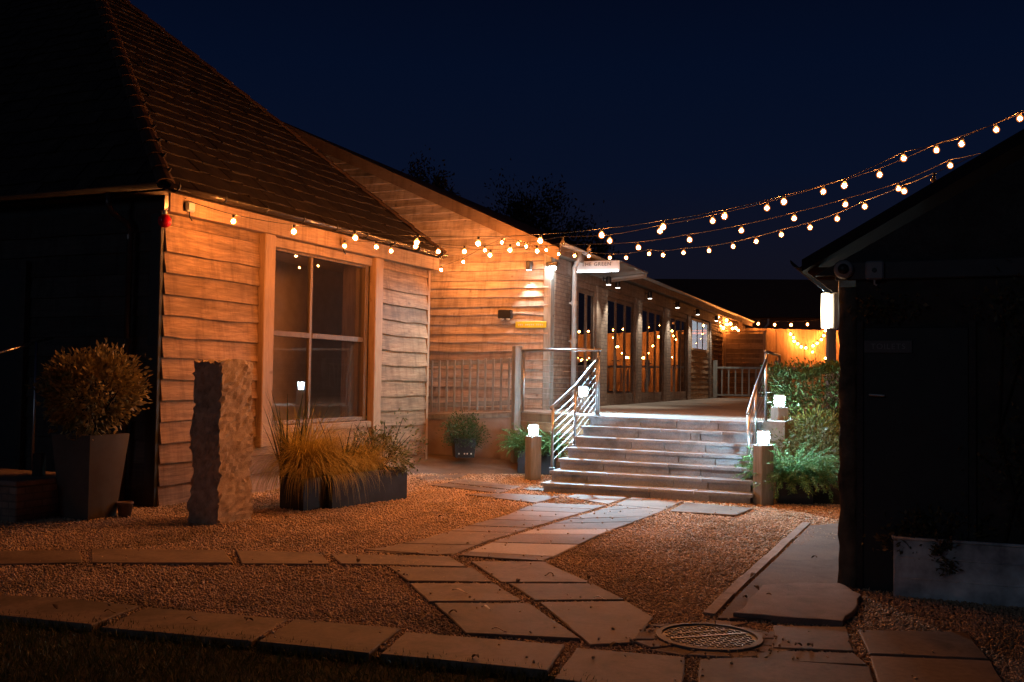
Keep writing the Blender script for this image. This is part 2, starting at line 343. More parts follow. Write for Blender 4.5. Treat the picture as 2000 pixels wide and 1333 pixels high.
# ------------------------------------------------------------------ frames for the buildings
class Frame:
    def __init__(s, o, u):
        s.o = np.array([o[0], o[1], 0.]); u = np.array([u[0], u[1], 0.]); s.u = u/np.linalg.norm(u)
        s.n = np.array([s.u[1], -s.u[0], 0.]); s.rz = math.atan2(s.u[1], s.u[0])
    def w(s, a, out, z): return s.o + s.u*a + s.n*out + np.array([0, 0, z])
    def px(s, x, y, out=0.0):
        q = pl(x, y, s.o + s.n*out, s.n); return float((q - s.o) @ s.u), float(q[2])
A_ = gz(305, 992); B_ = gz(825, 912)
LB = Frame(A_, B_ - A_)
dd = ray(1767, 752); dd[2] = 0; dd /= np.linalg.norm(dd); nn = np.array([dd[1], -dd[0], 0])
gp = pl(1072, 640, gz(1175, 793, 1.06), nn)
GB = Frame(gp, dd)
TB = Frame(gz(1640, 1148), (0.919, -0.394))
E1 = np.array([0.394, 0.919, 0.]); E2 = np.array([0.919, -0.394, 0.])
DK = 1.06

def fbm1(n, sc, amp):
    k = RNG.normal(size=max(4, int(n/sc)+4)); x = np.linspace(0, len(k)-1.001, n); i = x.astype(int); t = x-i; t = t*t*(3-2*t)
    return (k[i]*(1-t)+k[i+1]*t)*amp
def boards(mb, x0, x1, zs, fmap, holes=(), th=(0.010, 0.034), wavy=0.010, joint=3.2, step=0.16, lim=None):
    """waney-edged lap boards; fmap(a, out, z) -> local xyz; holes = [(a0,a1,z0,z1)] ; lim(z)->(a0,a1)"""
    for k in range(len(zs)-1):
        z0, z1 = zs[k], zs[k+1]; zc = (z0+z1)/2
        lo, hi = (lim(zc) if lim else (x0, x1))
        segs = [(lo, hi)]
        for h in holes:
            if h[2] < zc < h[3]:
                ns = []
                for a, b in segs:
                    if h[1] <= a or h[0] >= b: ns.append((a, b)); continue
                    if h[0] > a: ns.append((a, h[0]))
                    if h[1] < b: ns.append((h[1], b))
                segs = ns
        out = []
        for a, b in segs:
            while b - a > joint*1.4:
                c = a + joint*(0.65+0.6*random.random()); out.append((a, c-0.002)); a = c+0.002
            out.append((a, b))
        for a, b in out:
            if b-a < 0.03: continue
            n = max(3, int((b-a)/step)+1); xs = np.linspace(a, b, n)
            wz = fbm1(n, 5.5, wavy*0.6)+fbm1(n, 1.6, wavy*0.12); wo = fbm1(n, 3, 0.004)+random.uniform(-.004, .006); zl = z0 - 0.02 + wz + random.uniform(-.006, .006)
            tilt = random.uniform(-.004, .004)
            vs = []
            for i, x in enumerate(xs):
                ob = th[1]+wo[i]; zz = zl[i]+tilt*(x-a)
                vs += [fmap(x, th[0], z1+0.012), fmap(x, th[0]*0.6+ob*0.45, zc), fmap(x, ob, zz+0.006), fmap(x, ob-0.006, zz), fmap(x, 0.002, zz)]
            fs = []
            for i in range(n-1):
                for j in range(4): fs.append((i*5+j, i*5+j+1, (i+1)*5+j+1, (i+1)*5+j))
            fs += [(0,4,3,2,1), tuple((n-1)*5+j for j in (0,1,2,3,4))]
            mb.add(vs, fs)
    return mb

# ================================================================== LEFT TIMBER BARN
lb = empty('timber_barn', LB.o, LB.rz, 'dark timber barn on the left with stone tiled hipped roof and orange-lit weatherboard front', 'barn')
LW = 6.70; LD = 16.0
f_lb = lambda a, o, z: (a, -o, z)
GL0 = LB.px(530, 480)[0]; WIN = (2.12, 4.74, 0.92, 3.50)
zs = [0.02 + 0.262*k for k in range(14)]; zs[-1] = 3.50
mb = MB(); boards(mb, 0.0, LW, zs, f_lb, holes=[WIN], wavy=0.014, joint=9.0, th=(0.008, 0.052))
boards(mb, 0.02, LW, [3.50, 3.62], f_lb, wavy=0.0)
mb.build('front_boarding', W_OAK, lb)
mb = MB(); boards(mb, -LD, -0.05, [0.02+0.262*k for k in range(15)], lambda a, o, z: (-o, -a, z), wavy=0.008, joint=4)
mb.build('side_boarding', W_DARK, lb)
mb = MB(); boards(mb, 0.05, LD, [0.02+0.262*k for k in range(15)], lambda a, o, z: (LW+o, a, z), wavy=0.008, joint=4)
mb.build('end_boarding', W_OAK, lb)
# solid wall backing round the window opening + interior room
mb = MB(); T = 0.16
mb.box((0, 0, 0), (WIN[0], T, 3.98)); mb.box((WIN[1], 0, 0), (LW, T, 3.98)); mb.box((WIN[0], 0, 0), (WIN[1], T, WIN[2]-0.02)); mb.box((WIN[0], 0, WIN[3]), (WIN[1], T, 3.98))
mb.box((0, T, 0), (T, LD, 3.98)); mb.box((LW-T, T, 0), (LW, LD, 3.98)); mb.box((T, LD-T, 0), (LW-T, LD, 3.98))
mb.build('wall_core', M_DARKPAINT, lb)
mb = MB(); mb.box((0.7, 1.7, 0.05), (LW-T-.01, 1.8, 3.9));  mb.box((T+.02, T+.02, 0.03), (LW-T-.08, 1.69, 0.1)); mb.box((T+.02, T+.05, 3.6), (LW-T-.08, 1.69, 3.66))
mb.build('room_lining', M_ROOMW, lb)
mb = MB(); mb.bev((-0.06, -0.012, 0.0), (-0.001, 0.16, 3.62), 0.006); mb.build('corner_board', M_DARKPAINT, lb)
mb = MB(); mb.bev((LW-0.01, -0.05, 0.0), (LW+0.07, 0.09, 3.62), 0.008); mb.build('corner_board', W_OAKV, lb)
# plinth of stone under boards at the right
mb = MB(); mb.bev((0.0, -0.012, -0.1), (LW-0.1, 0.0-0.001, 0.06), 0.004); mb.build('plinth', M_PATIO, lb)
# posts beside the window
mb = MB(); mb.bev((1.82, -0.13, 0.63), (2.06, 0.0, 3.72), 0.012); mb.build('window_post', W_OAKV, lb)
mb = MB(); mb.bev((4.74, -0.13, 0.63), (4.98, 0.0, 3.72), 0.012); mb.build('window_post', W_OAKV, lb)
mb = MB(); mb.bev((2.06, -0.055, 3.48), (4.74, 0.0, 3.62), 0.008); mb.build('lintel', W_TRIM, lb)
# window: frame, bars, panes, sill
wf = MB(); a0, a1, z0, z1 = WIN; fw = 0.055; yo = 0.03
wf.bev((a0, yo-0.02, z0), (a0+fw, yo+0.09, z1), 0.006); wf.bev((a1-fw-0.05, yo-0.02, z0), (a1, yo+0.09, z1), 0.006)
wf.bev((a0+fw, yo-0.02, z1-fw), (a1-fw-0.05, yo+0.09, z1), 0.006); wf.bev((a0+fw, yo-0.02, z0), (a1-fw-0.05, yo+0.09, z0+0.06), 0.006)
wfo = wf.build('window', W_FRAME, lb)
br = MB(); br.bev((3.14, yo+0.012, z0+0.06), (3.205, yo+0.07, z1-fw), 0.006); br.bev((a0+fw, yo+0.002, 2.21), (3.139, yo+0.078, 2.29), 0.006); br.bev((3.206, yo+0.002, 2.21), (a1-fw-.05, yo+0.078, 2.29), 0.006)
br.build('glazing_bar', W_FRAME, wfo)
for p0, p1 in ((a0+fw, 3.14), (3.205, a1-fw-.05)):
    for q0, q1 in ((z0+0.06, 2.21), (2.29, z1-fw)):
        g = MB(); g.add([(p0, yo+0.04, q0), (p1, yo+0.04, q0), (p1, yo+0.04, q1), (p0, yo+0.04, q1)], [(0,1,2,3)]); g.build('pane', G_WIN, wfo)
mb = MB(); mb.bev((2.06, -0.10, 0.80), (4.74, 0.03, 0.91), 0.012); mb.build('sill', W_TRIM, wfo)
mb = MB(); mb.bev((2.06, -0.05, 0.66), (4.74, -0.004, 0.795), 0.008); mb.build('apron_board', W_TRIM, lb)
mb = MB(); mb.bev((4.64, 0.125, 0.90), (4.735, 0.46, 3.52), 0.006); mb.build('reveal_lining', W_OAKV, wfo)
# fascia, gutter
mb = MB(); mb.bev((-0.12, -0.20, 3.62), (LW+0.12, -0.165, 3.86), 0.006); mb.build('fascia', W_TRIM, lb)
mb = MB(); mb.box((-0.1, -0.164, 3.625), (LW+0.1, -0.03, 3.645)); mb.build('soffit', W_TRIM, lb)
def gutter(name, p0, p1, r, mat, parent, up=(0,0,1)):
    p0 = Vector(p0); p1 = Vector(p1); d = (p1-p0).normalized(); s = d.cross(Vector(up)).normalized(); u = s.cross(d)
    vs = []; n = 10
    for p in (p0, p1):
        for rr in (r, r*0.9):
            vs += [p + s*math.cos(math.pi*k/n)*rr - u*math.sin(math.pi*k/n)*rr for k in range(n+1)]
    m = n+1; fs = []
    for k in range(n):
        fs.append((k, k+1, 2*m+k+1, 2*m+k)); fs.append((m+k+1, m+k, 3*m+k, 3*m+k+1))
        fs.append((k+1, k, m+k, m+k+1)); fs.append((2*m+k, 2*m+k+1, 3*m+k+1, 3*m+k))
    fs += [(0, 2*m, 3*m, m), (n, m+n, 3*m+n, 2*m+n)]
    q = MB(); q.add(vs, fs); return q.build(name, mat, parent, True)
GO = -0.27
go = gutter('gutter', (-0.25, GO, 3.93), (LW+0.22, GO, 3.93), 0.068, M_GUTTER, lb)
for k in range(9):
    a = -0.12 + k*(LW+0.1)/8; q = MB(); q.tube([(a, GO+0.076*math.cos(math.pi*t/8), 3.93-0.076*math.sin(math.pi*t/8)) for t in range(-1, 10)], 0.011, 6); q.build('gutter_bracket', M_BLACKPL, go)
gutter('gutter', (-0.30, LD, 3.93), (-0.30, -0.2, 3.93), 0.068, M_DARKPAINT, lb)  # darker than the front gutter, shading this side by its colour
# downpipe with swan neck on the dark side
pts = [(-0.30, 0.62, 3.88), (-0.30, 0.62, 3.72), (-0.27, 0.58, 3.62), (-0.15, 0.46, 3.50), (-0.12, 0.43, 3.40), (-0.12, 0.43, 0.05)]
q = MB(); q.tube(pts, 0.038, 12); dpo = q.build('downpipe', M_GUTTER, lb, True)
for z in (3.3, 2.0, 0.8): q = MB(); q.lathe([(0.05, 0), (0.05, 0.06)], (-0.12, 0.43, z), 12); q.build('pipe_clip', M_GUTTER, dpo)
# roof with tile courses
EV = 3.90; OV = 0.24
apex = Vector((3.4, 5.04, 8.62)); cs = [Vector((-OV, -OV, EV)), Vector((LW+OV, -OV, EV)), Vector((LW+OV, LD+OV, EV)), Vector((-OV, LD+OV, EV))]
apexb = Vector((3.4, 11.0, 8.62)); q = MB(); q.add([c - Vector((0,0,0.05)) for c in cs] + [apex - Vector((0,0,0.05)), apexb - Vector((0,0,0.05))], [(0,1,4),(1,2,5,4),(2,3,5),(3,0,4,5),(3,2,1,0)]); rf = q.build('roof', M_TILE, lb)
def tiles(c0, c1, ap, name, ap2=None):
    ap2 = ap2 or ap
    a = (c1-c0).normalized(); mid = (ap-c0); L = (c1-c0).length; xa = mid.dot(a); xb = (ap2-c0).dot(a); upv = mid - a*xa; Hs = upv.length; up = upv.normalized(); nr = a.cross(up)
    if nr.z < 0: nr = -nr
    mbt = MB(); v = -0.04; k = 0
    while v < Hs - 0.15:
        hrow = (0.30 - 0.10*v/Hs)*random.uniform(0.9, 1.12); t = max(0, v)/Hs; tl = min(1, (v+hrow*0.5)/Hs)
        x0 = xa*tl; x1 = L + (xb-L)*tl; x = x0 - random.random()*0.2*0
        while x < x1 - 0.02:
            wd = random.uniform(0.18, 0.40); xe = min(x+wd, x1); th = random.uniform(0.012, 0.026); j = random.uniform(-0.03, 0.022); dz = random.uniform(0, 0.012)
            g = 0.003
            def P(xx, vv, hh): return c0 + a*xx + up*vv + nr*hh
            vs = [P(x+g, v+j, 0.022+dz), P(xe-g, v+j+random.uniform(-.006,.006), 0.022+dz), P(xe-g, min(v+hrow*1.25, Hs), 0.002), P(x+g, min(v+hrow*1.25, Hs), 0.002),
                  P(x+g, v+j, 0.022+dz+th), P(xe-g, v+j, 0.022+dz+th), P(xe-g, min(v+hrow*1.25, Hs), 0.002+th), P(x+g, min(v+hrow*1.25, Hs), 0.002+th)]
            mbt.add(vs, [(0,3,2,1),(4,5,6,7),(0,1,5,4),(1,2,6,5),(2,3,7,6),(3,0,4,7)]); x = xe
        v += hrow; k += 1
    return mbt.build(name, M_TILE, rf)
tiles(cs[0], cs[1], apex, 'front_tiles'); tiles(cs[3], cs[0], apexb, 'side_tiles', apex)
for c in (cs[0], cs[1]):
    q = MB(); d = apex - c; L = d.length; n = int(L/0.36)
    for i in range(n):
        p0 = c + d*(i/n) + Vector((0,0,0.03)); p1 = c + d*((i+1.1)/n) + Vector((0,0,0.015))
        s = d.normalized().cross(Vector((0,0,1))).normalized(); u = s.cross(d.normalized())
        vs = []
        for p, r in ((p0, 0.115), (p1, 0.10)):
            for rr in (r, r-0.02): vs += [p + s*math.cos(math.pi*(k/6))*rr + u*(math.sin(math.pi*(k/6))*rr*0.7 + 0.0) for k in range(7)]
        fs = []
        for k in range(6): fs += [(k, 14+k, 14+k+1, k+1), (7+k+1, 21+k+1, 21+k, 7+k), (k, k+1, 7+k+1, 7+k), (14+k+1, 14+k, 21+k, 21+k+1)]
        q.add(vs, fs)
    q.build('hip_tiles', mat_stone('clay_hip_tiles%d' % random.randint(0, 999), ((0.05,0.028,0.018), (0.085,0.05,0.032), (0.12,0.075,0.05)), 4.0, 0.5, 0.7), rf)
# door and frame on the dark side
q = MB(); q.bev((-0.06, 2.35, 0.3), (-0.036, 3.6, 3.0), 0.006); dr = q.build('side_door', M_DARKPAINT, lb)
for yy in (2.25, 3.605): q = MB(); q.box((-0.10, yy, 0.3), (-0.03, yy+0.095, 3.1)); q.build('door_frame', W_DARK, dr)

def at(fr, a, o, z): return tuple(fr.w(a, o, z))
# red bulb and small junction boxes on the eaves
ro = empty('red_lamp', at(LB, -0.16, 0.16, 3.50), LB.rz, 'round unlit red lamp hanging at the dark corner of the timber barn', 'lamp')
q = MB(); q.lathe([(0.004,-0.085),(0.04,-0.078),(0.07,-0.05),(0.082,-0.01),(0.074,0.035),(0.05,0.065),(0.02,0.08)], n=20); q.build('globe', M_REDGL, ro, True)
q = MB(); q.lathe([(0.022,0.078),(0.024,0.13),(0.012,0.135)], n=12); q.tube([(0,0,0.13),(0.06,-0.0,0.17),(0.1,0.0,0.2)], 0.008, 6); q.build('cap', M_PIPEGREY, ro, True)
def junction(loc, rz, label, s=1.0, m=None):
    o = empty('junction_box', loc, rz, label, 'electrical box')
    q = MB(); q.bev((-0.07*s, -0.045*s, -0.06*s), (0.07*s, 0.0, 0.06*s), 0.01*s); q.build('casing', m or M_PIPEGREY, o)
    q = MB(); q.bev((-0.055*s, -0.06*s, -0.045*s), (0.055*s, -0.0455*s, 0.045*s), 0.004*s); q.build('cover', m or M_PIPEGREY, o)
    q = MB(); q.tube([(0, -0.02, -0.058*s), (0, -0.02, -0.12*s), (0.05*s, -0.02, -0.16*s)], 0.009*s, 6); q.build('conduit', M_BLACKPL, o); return o
junction(at(LB, 0.19, 0.206, 3.72), LB.rz, 'small clear socket box under the gutter at the left end of the orange-lit fascia', 1.0)
junction(at(LB, 3.62, 0.206, 3.73), LB.rz, 'tan timber junction box on the fascia above the big barn window', 1.1, W_TRIM)

# ================================================================== LONG BARN
gb = empty('long_barn', GB.o, GB.rz, 'long low barn with board-clad gable and a row of glazed doors facing the raised terrace', 'barn')
GD = 13.0; GLn = 24.8; EZ = 4.14; SL = 0.463
fg = lambda a, o, z: (-o, a, z)          # gable wall: a runs into the building
top = lambda a: EZ + SL*min(a, GD-a)
def gl_lim(z):
    if z < EZ: return (0.0, GD)
    k = (z-EZ)/SL; return (k+0.02, GD-k-0.02)
gz_ = [0.62]; 
while gz_[-1] < 7.0: gz_.append(gz_[-1] + random.choice((0.165, 0.175, 0.185, 0.16)))
mb = MB(); boards(mb, 0, GD, gz_, fg, wavy=0.016, joint=4.2, step=0.2, lim=gl_lim, th=(0.008, 0.05)); mb.build('gable_boarding', W_GAB, gb)
q = MB(); q.add([(0, 0, 0), (0, GD, 0), (0, GD, EZ), (0, GD/2, top(GD/2)), (0, 0, EZ)], [(0,1,2,3,4)]); q.add([(GLn, 0, 0), (GLn, GD, 0), (GLn, GD, EZ), (GLn, GD/2, top(GD/2)), (GLn, 0, EZ)], [(4,3,2,1,0)]); q.add([(0, GD, 0), (GLn, GD, 0), (GLn, GD, EZ), (0, GD, EZ)], [(0,1,2,3)])
q.build('wall_core', M_DARKPAINT, gb)
q = MB(); q.bev((-0.05, -0.05, 0.9), (0.16, 0.10, EZ), 0.01); q.build('corner_post', W_GREYV, gb)
# roof slab + verge boards
def slope_slab(q, x0, x1, a0, a1, t0, t1):
    vs = []
    for x in (x0, x1):
        for a, t in ((a0, t0), (a1, t0), (a1, t1), (a0, t1)): vs.append((x, a, EZ + SL*(a if a <= GD/2 else GD-a) + t))
    return q.add(vs, [(0,1,2,3),(7,6,5,4),(0,4,5,1),(1,5,6,2),(2,6,7,3),(3,7,4,0)])
q = MB(); slope_slab(q, -0.32, GLn+0.3, -0.30, GD/2, 0.03, 0.11); slope_slab(q, -0.32, GLn+0.3, GD/2, GD+0.30, 0.03, 0.11); rfo = q.build('roof', M_TILE, gb)
q = MB(); slope_slab(q, -0.355, -0.321, -0.30, GD/2, -0.13, 0.105); slope_slab(q, -0.355, -0.321, GD/2, GD+.3, -0.13, 0.105); q.build('bargeboard', M_SOFFIT, rfo)
q = MB(); slope_slab(q, -0.319, -0.045, -0.28, GD/2-.01, 0.0, 0.025); q.build('verge_soffit', M_SOFFIT, rfo)
gutter('gutter', (-0.3, -0.36, 4.20), (GLn+0.2, -0.36, 4.20), 0.06, M_PIPEGREY, gb)
# eaves beam and soffit along the front
q = MB(); q.bev((0.165, -0.06, 3.70), (GLn, 0.12, 4.02), 0.01); q.build('eaves_beam', W_BOX, gb)
q = MB(); q.box((0.1, -0.30, 4.03), (GLn, 0.1, 4.05)); q.build('eaves_soffit', W_BOX, gb)
q = MB(); q.bev((-0.3, -0.325, 3.98), (GLn+.2, -0.295, 4.16), 0.005); q.build('fascia', W_BOX, gb)
# piers
piers = [(0.165, 1.153), (2.98, 3.86), (6.40, 7.06), (9.56, 10.46), (12.85, 13.40)]
for i, (p0, p1) in enumerate(piers):
    jw = (0.0, 0.36, 0.22, 0.34, 0.18)[i]
    q = MB(); q.bev((p0 + jw + 0.002, -0.055, DK), (p1, 0.10, 3.698), 0.012); q.build('pier', M_BRICK, gb)
    if jw: q = MB(); q.bev((p0, -0.06, DK), (p0 + jw, 0.10, 3.698), 0.008); q.build('jamb', W_BOX, gb)
    if not i: q = MB(); q.bev((p1 + 0.001, -0.05, DK), (p1 + 0.004, 0.10, 3.698), 0.001)
q = MB(); q.bev((16.45, -0.10, DK), (16.75, 0.1, 3.698), 0.01); q.build('pier', M_BRICK, gb)
# glazed doors
doors = [(1.155, 2.975, 3), (3.865, 6.395, 3), (7.065, 9.555, 3), (10.465, 12.845, 3)]
for d0, d1, nl in doors:
    q = MB(); q.bev((d0, -0.03, 3.56), (d1, 0.07, 3.697), 0.005); q.build('door_head', W_BOX, gb)
    q = MB(); q.bev((d0, -0.03, DK+.002), (d1, 0.07, DK+0.05), 0.004); q.build('threshold', W_BOX, gb)
    lw = (d1-d0)/nl
    for k in range(nl):
        x0 = d0 + k*lw + 0.006; x1 = d0 + (k+1)*lw - 0.006; st = 0.065; q = MB()
        q.bev((x0, -0.004, DK+0.055), (x0+st, 0.04, 3.555), 0.004); q.bev((x1-st, -0.004, DK+0.055), (x1, 0.04, 3.555), 0.004)
        q.bev((x0+st, -0.004, 3.46), (x1-st, 0.04, 3.555), 0.004); q.bev((x0+st, -0.004, DK+0.055), (x1-st, 0.04, DK+0.26), 0.004)
        lf = q.build('door_leaf', W_BOX, gb)
        q = MB(); q.add([(x0+st, 0.01, DK+0.26), (x1-st, 0.01, DK+0.26), (x1-st, 0.01, 3.46), (x0+st, 0.01, 3.46)], [(0,1,2,3)]); q.build('pane', G_DOOR, lf)
        if k == 1:
            q = MB(); q.tube([(x0+0.045, -0.022, 2.1), (x0+0.045, -0.07, 2.1), (x0+0.16, -0.07, 2.1)], 0.011, 8); q.bev((x0+0.03, -0.03, 1.98), (x0+0.06, -0.021, 2.2), 0.003); q.build('handle', M_BLACKPL, lf)
# window at far end of the front
q = MB(); x0, x1, z0, z1 = 13.45, 16.40, 2.62, 3.66
q.bev((x0, -0.05, z0), (x0+0.09, 0.06, z1), 0.006); q.bev((x1-0.09, -0.05, z0), (x1, 0.06, z1), 0.006); q.bev((x0+.09, -0.05, z1-0.08), (x1-.09, 0.06, z1), 0.006); q.bev((x0+.09, -0.08, z0), (x1-.09, 0.06, z0+0.08), 0.006)
wo = q.build('window', W_OAKV, gb)
pw = (x1-x0-.18)/3
for k in range(3):
    p0 = x0+.09+k*pw; q = MB(); q.add([(p0+.02, -0.03, z0+.08), (p0+pw-.02, -0.03, z0+.08), (p0+pw-.02, -0.03, z1-.08), (p0+.02, -0.03, z1-.08)], [(0,1,2,3)]); q.build('pane', G_WIN, wo)
    if k: q = MB(); q.bev((p0-.02, -0.045, z0+.08), (p0+.02, -0.015, z1-.08), 0.004); q.build('mullion', M_DARKPAINT, wo)
q = MB(); m_ = 22
q.add([(x0+.1+(x1-x0-.2)*i/m_, 0.0+0.012*math.sin(i*1.9), z) for i in range(m_+1) for z in (z0+.05, z1-.02)], [(2*i, 2*i+2, 2*i+3, 2*i+1) for i in range(m_)]); q.build('window_glow_sheet', E_ROOM, wo, True)
mb = MB(); boards(mb, 13.41, 16.44, [1.08+0.17*k for k in range(10)], f_lb, wavy=0.014, joint=9, th=(0.012, 0.045)); boards(mb, 16.78, GLn, [1.08+0.17*k for k in range(17)], f_lb, wavy=0.014, joint=3.4, th=(0.012, 0.045)); mb.build('end_boarding', W_OAK, gb)
q = MB(); q.box((13.4, 0.02, 0.5), (GLn, 0.1, 2.6)); q.box((16.5, 0.02, 2.6), (GLn, 0.1, 4.0)); q.build('wall_core', M_DARKPAINT, gb)
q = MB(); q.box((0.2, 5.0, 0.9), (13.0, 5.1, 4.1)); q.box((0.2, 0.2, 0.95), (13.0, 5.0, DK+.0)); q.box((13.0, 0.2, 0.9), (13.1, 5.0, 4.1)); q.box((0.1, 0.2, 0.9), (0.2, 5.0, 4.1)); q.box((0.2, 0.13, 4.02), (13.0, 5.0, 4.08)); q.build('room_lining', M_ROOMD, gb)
# downpipe at the corner
q = MB(); q.tube([(0.72, -0.36, 4.15), (0.72, -0.36, 4.02), (0.72, -0.27, 3.85), (0.72, -0.27, DK+0.02)], 0.05, 14); dp = q.build('downpipe', M_PIPEGREY, gb, True)
for z in (3.1, 2.35, 1.4):
    q = MB(); q.lathe([(0.062, 0), (0.062, 0.09)], (0.72, -0.27, z), 14); q.bar((0.72, -0.21, z+.045), (0.72, -0.165, z+.045), 0.03); q.build('pipe_collar', M_PIPEGREY, dp)
# canopy and illuminated sign over first doors
cn = empty('glass_canopy', at(GB, 1.2, 0.06, 4.05), GB.rz, 'pale glass canopy jutting from the long barn above the first doors', 'canopy')
q = MB(); P0 = [(0, 0, -0.16), (2.25, 0, -0.16), (2.25, -1.02, -0.06), (0.05, -1.02, -0.06)]
q.add([*P0, *[(x, y, z+0.03) for x, y, z in P0]], [(3,2,1,0),(4,5,6,7),(0,1,5,4),(1,2,6,5),(2,3,7,6),(3,0,4,7)]); q.build('glass_roof', G_CANOPY, cn)
q = MB(); q.add([(2.20,-1.0,-0.065),(2.20,-0.15,-0.15),(2.20,-0.15,-0.24),(2.20,-1.0,-0.155),(2.215,-1.0,-0.065),(2.215,-0.15,-0.15),(2.215,-0.15,-0.24),(2.215,-1.0,-0.155)], [(0,1,2,3),(7,6,5,4),(0,4,5,1),(1,5,6,2),(2,6,7,3),(3,7,4,0)]); q.build('glass_valance', G_CANOPY, cn)
for x in (0.15, 2.1): q = MB(); q.bar((x, -0.02, -0.19), (x, -0.95, -0.10), 0.025, 0.04); q.build('bracket', M_PIPEGREY, cn)
sg = empty('hanging_sign', at(GB, 1.16, 0.12, 3.92), GB.rz, 'white lit sign reading THE GREEN hung edge-on below the glass canopy', 'sign')
q = MB(); q.bev((-0.035, -0.95, -0.10), (0.0, 0.0, 0.10), 0.006); q.build('board', M_WHITEP, sg)
q = MB(); q.tube([(-0.05, -0.93, -0.115), (-0.05, -0.02, -0.115)], 0.012, 8); q.build('light_tube', E_SIGN, sg)
def text_obj(name, txt, size, mat, parent, loc, rot, extr=0.003):
    cu = bpy.data.curves.new(name, 'FONT'); cu.body = txt; cu.size = size; cu.extrude = extr; cu.align_x = 'CENTER'; cu.align_y = 'CENTER'; cu.space_character = 1.15
    t = bpy.data.objects.new('tmp', cu); COL.objects.link(t); bpy.context.view_layer.update()
    me = bpy.data.meshes.new_from_object(t.evaluated_get(bpy.context.evaluated_depsgraph_get())); bpy.data.objects.remove(t)
    o = link_mesh(name, me, None, parent); me.materials.clear(); me.materials.append(mat); o.location = loc; o.rotation_euler = rot; return o
text_obj('lettering', 'THE', 0.105, M_LETTER, sg, (-0.042, -0.27, 0.03), (math.pi/2, 0, -math.pi/2)); text_obj('lettering', 'GREEN', 0.105, M_LETTER, sg, (-0.042, -0.60, 0.03), (math.pi/2, 0, -math.pi/2))
# yellow sign on gable
ys = empty('yellow_sign', at(GB, 0, 0, 0), GB.rz, 'narrow yellow sign with pale lettering on the board gable', 'sign')
q = MB(); q.bev((-0.075, 0.03, 2.62), (-0.05, 0.66, 2.74), 0.004); q.build('board', M_YELLOW, ys)
q = MB(); y = 0.60
for w in (0.03,0.03,0.03,0,0.03,0.035,0.03,0.03,0.03,0,0.03,0.03,0.03,0.03):
    if w: q.box((-0.078, y-w*0.62, 2.665), (-0.0755, y, 2.695))
    y -= max(w, 0.03)+0.007
q.build('lettering', M_PALELET, ys)
# dark twin sensor lamp box beside the sign
o = empty('sensor_lamp', at(GB, -0.055, -0.86, 2.80), GB.rz, 'dark twin-headed unlit lamp box on the gable left of the yellow sign', 'lamp')
q = MB(); q.bev((-0.10, -0.14, 0.0), (0.0, 0.14, 0.17), 0.012); q.build('housing', M_BLACKPL, o)
for y in (-0.06, 0.07): q = MB(); q.lathe([(0.03, -0.03), (0.045, 0.0), (0.04, 0.005)], (-0.055, y, -0.002), 12); q.build('lamp_head', M_WHITEP, o)

# wall spotlights: fixture + real spot lamps
def spotlight(loc, rz, label, tilt=0.0, energy=40, col=(1.0,0.9,0.74), group='black spotlights along the barn eaves', size=78):
    o = empty('wall_spotlight', loc, rz, label, 'spotlight', group)
    M = Matrix.Rotation(tilt, 4, 'Y')
    q = MB(); q.lathe([(0.045, 0.07), (0.06, 0.05), (0.062, -0.10), (0.056, -0.104)], (0, 0, 0), 16); q.v = [tuple(M @ Vector(v)) for v in q.v]; q.build('housing', M_BLACKPL, o, False)
    q = MB(); q.lathe([(0.05, -0.108), (0.05, -0.112)], (0, 0, 0), 16); q.v = [tuple(M @ Vector(v)) for v in q.v]; q.build('lens', E_SPOT, o)
    q = MB(); q.bar((0, 0.0, 0.02), (0, 0.12, 0.02), 0.02); q.bev((-0.03, 0.11, -0.03), (0.03, 0.125, 0.07), 0.004); q.build('bracket', M_BLACKPL, o)
    l = bpy.data.lights.new('spot_beam', 'SPOT'); l.energy = energy*3.0; l.color = col; l.spot_size = math.radians(size); l.spot_blend = 0.7; l.shadow_soft_size = 0.04
    lo = bpy.data.objects.new('spot_beam', l); COL.objects.link(lo); lo.parent = o; lo.location = M @ Vector((0, 0, -0.125)); lo.rotation_euler = (0, tilt, 0)
    return o
spots = [(3.20, 'black spotlight under the glass canopy edge lighting the nearest brick pier', 42),
         (3.75, 'black spotlight with tilted bright lens beside the nearest pair of lamps on the barn eaves', 42),
         (7.00, 'black spotlight above the second brick pier between glazed doors', 42), (10.30, 'black spotlight above the third brick pier between glazed doors', 42),
         (13.3, 'black spotlight above the left side of the white-lit window', 38), (16.6, 'black spotlight at the right side of the white-lit window', 34)]
for i, (s, lab, e) in enumerate(spots):
    spotlight(at(GB, s - (0.2 if i != 1 else 0), 0.31, 3.83), GB.rz, lab, random.uniform(-.12, .12), e)
o = spotlight(at(GB, -0.17, -0.36, 3.83), GB.rz - math.pi/2, 'black downlight washing the boards near the top right of the gable', 0, 30, (1.0,0.94,0.84), None, 70)
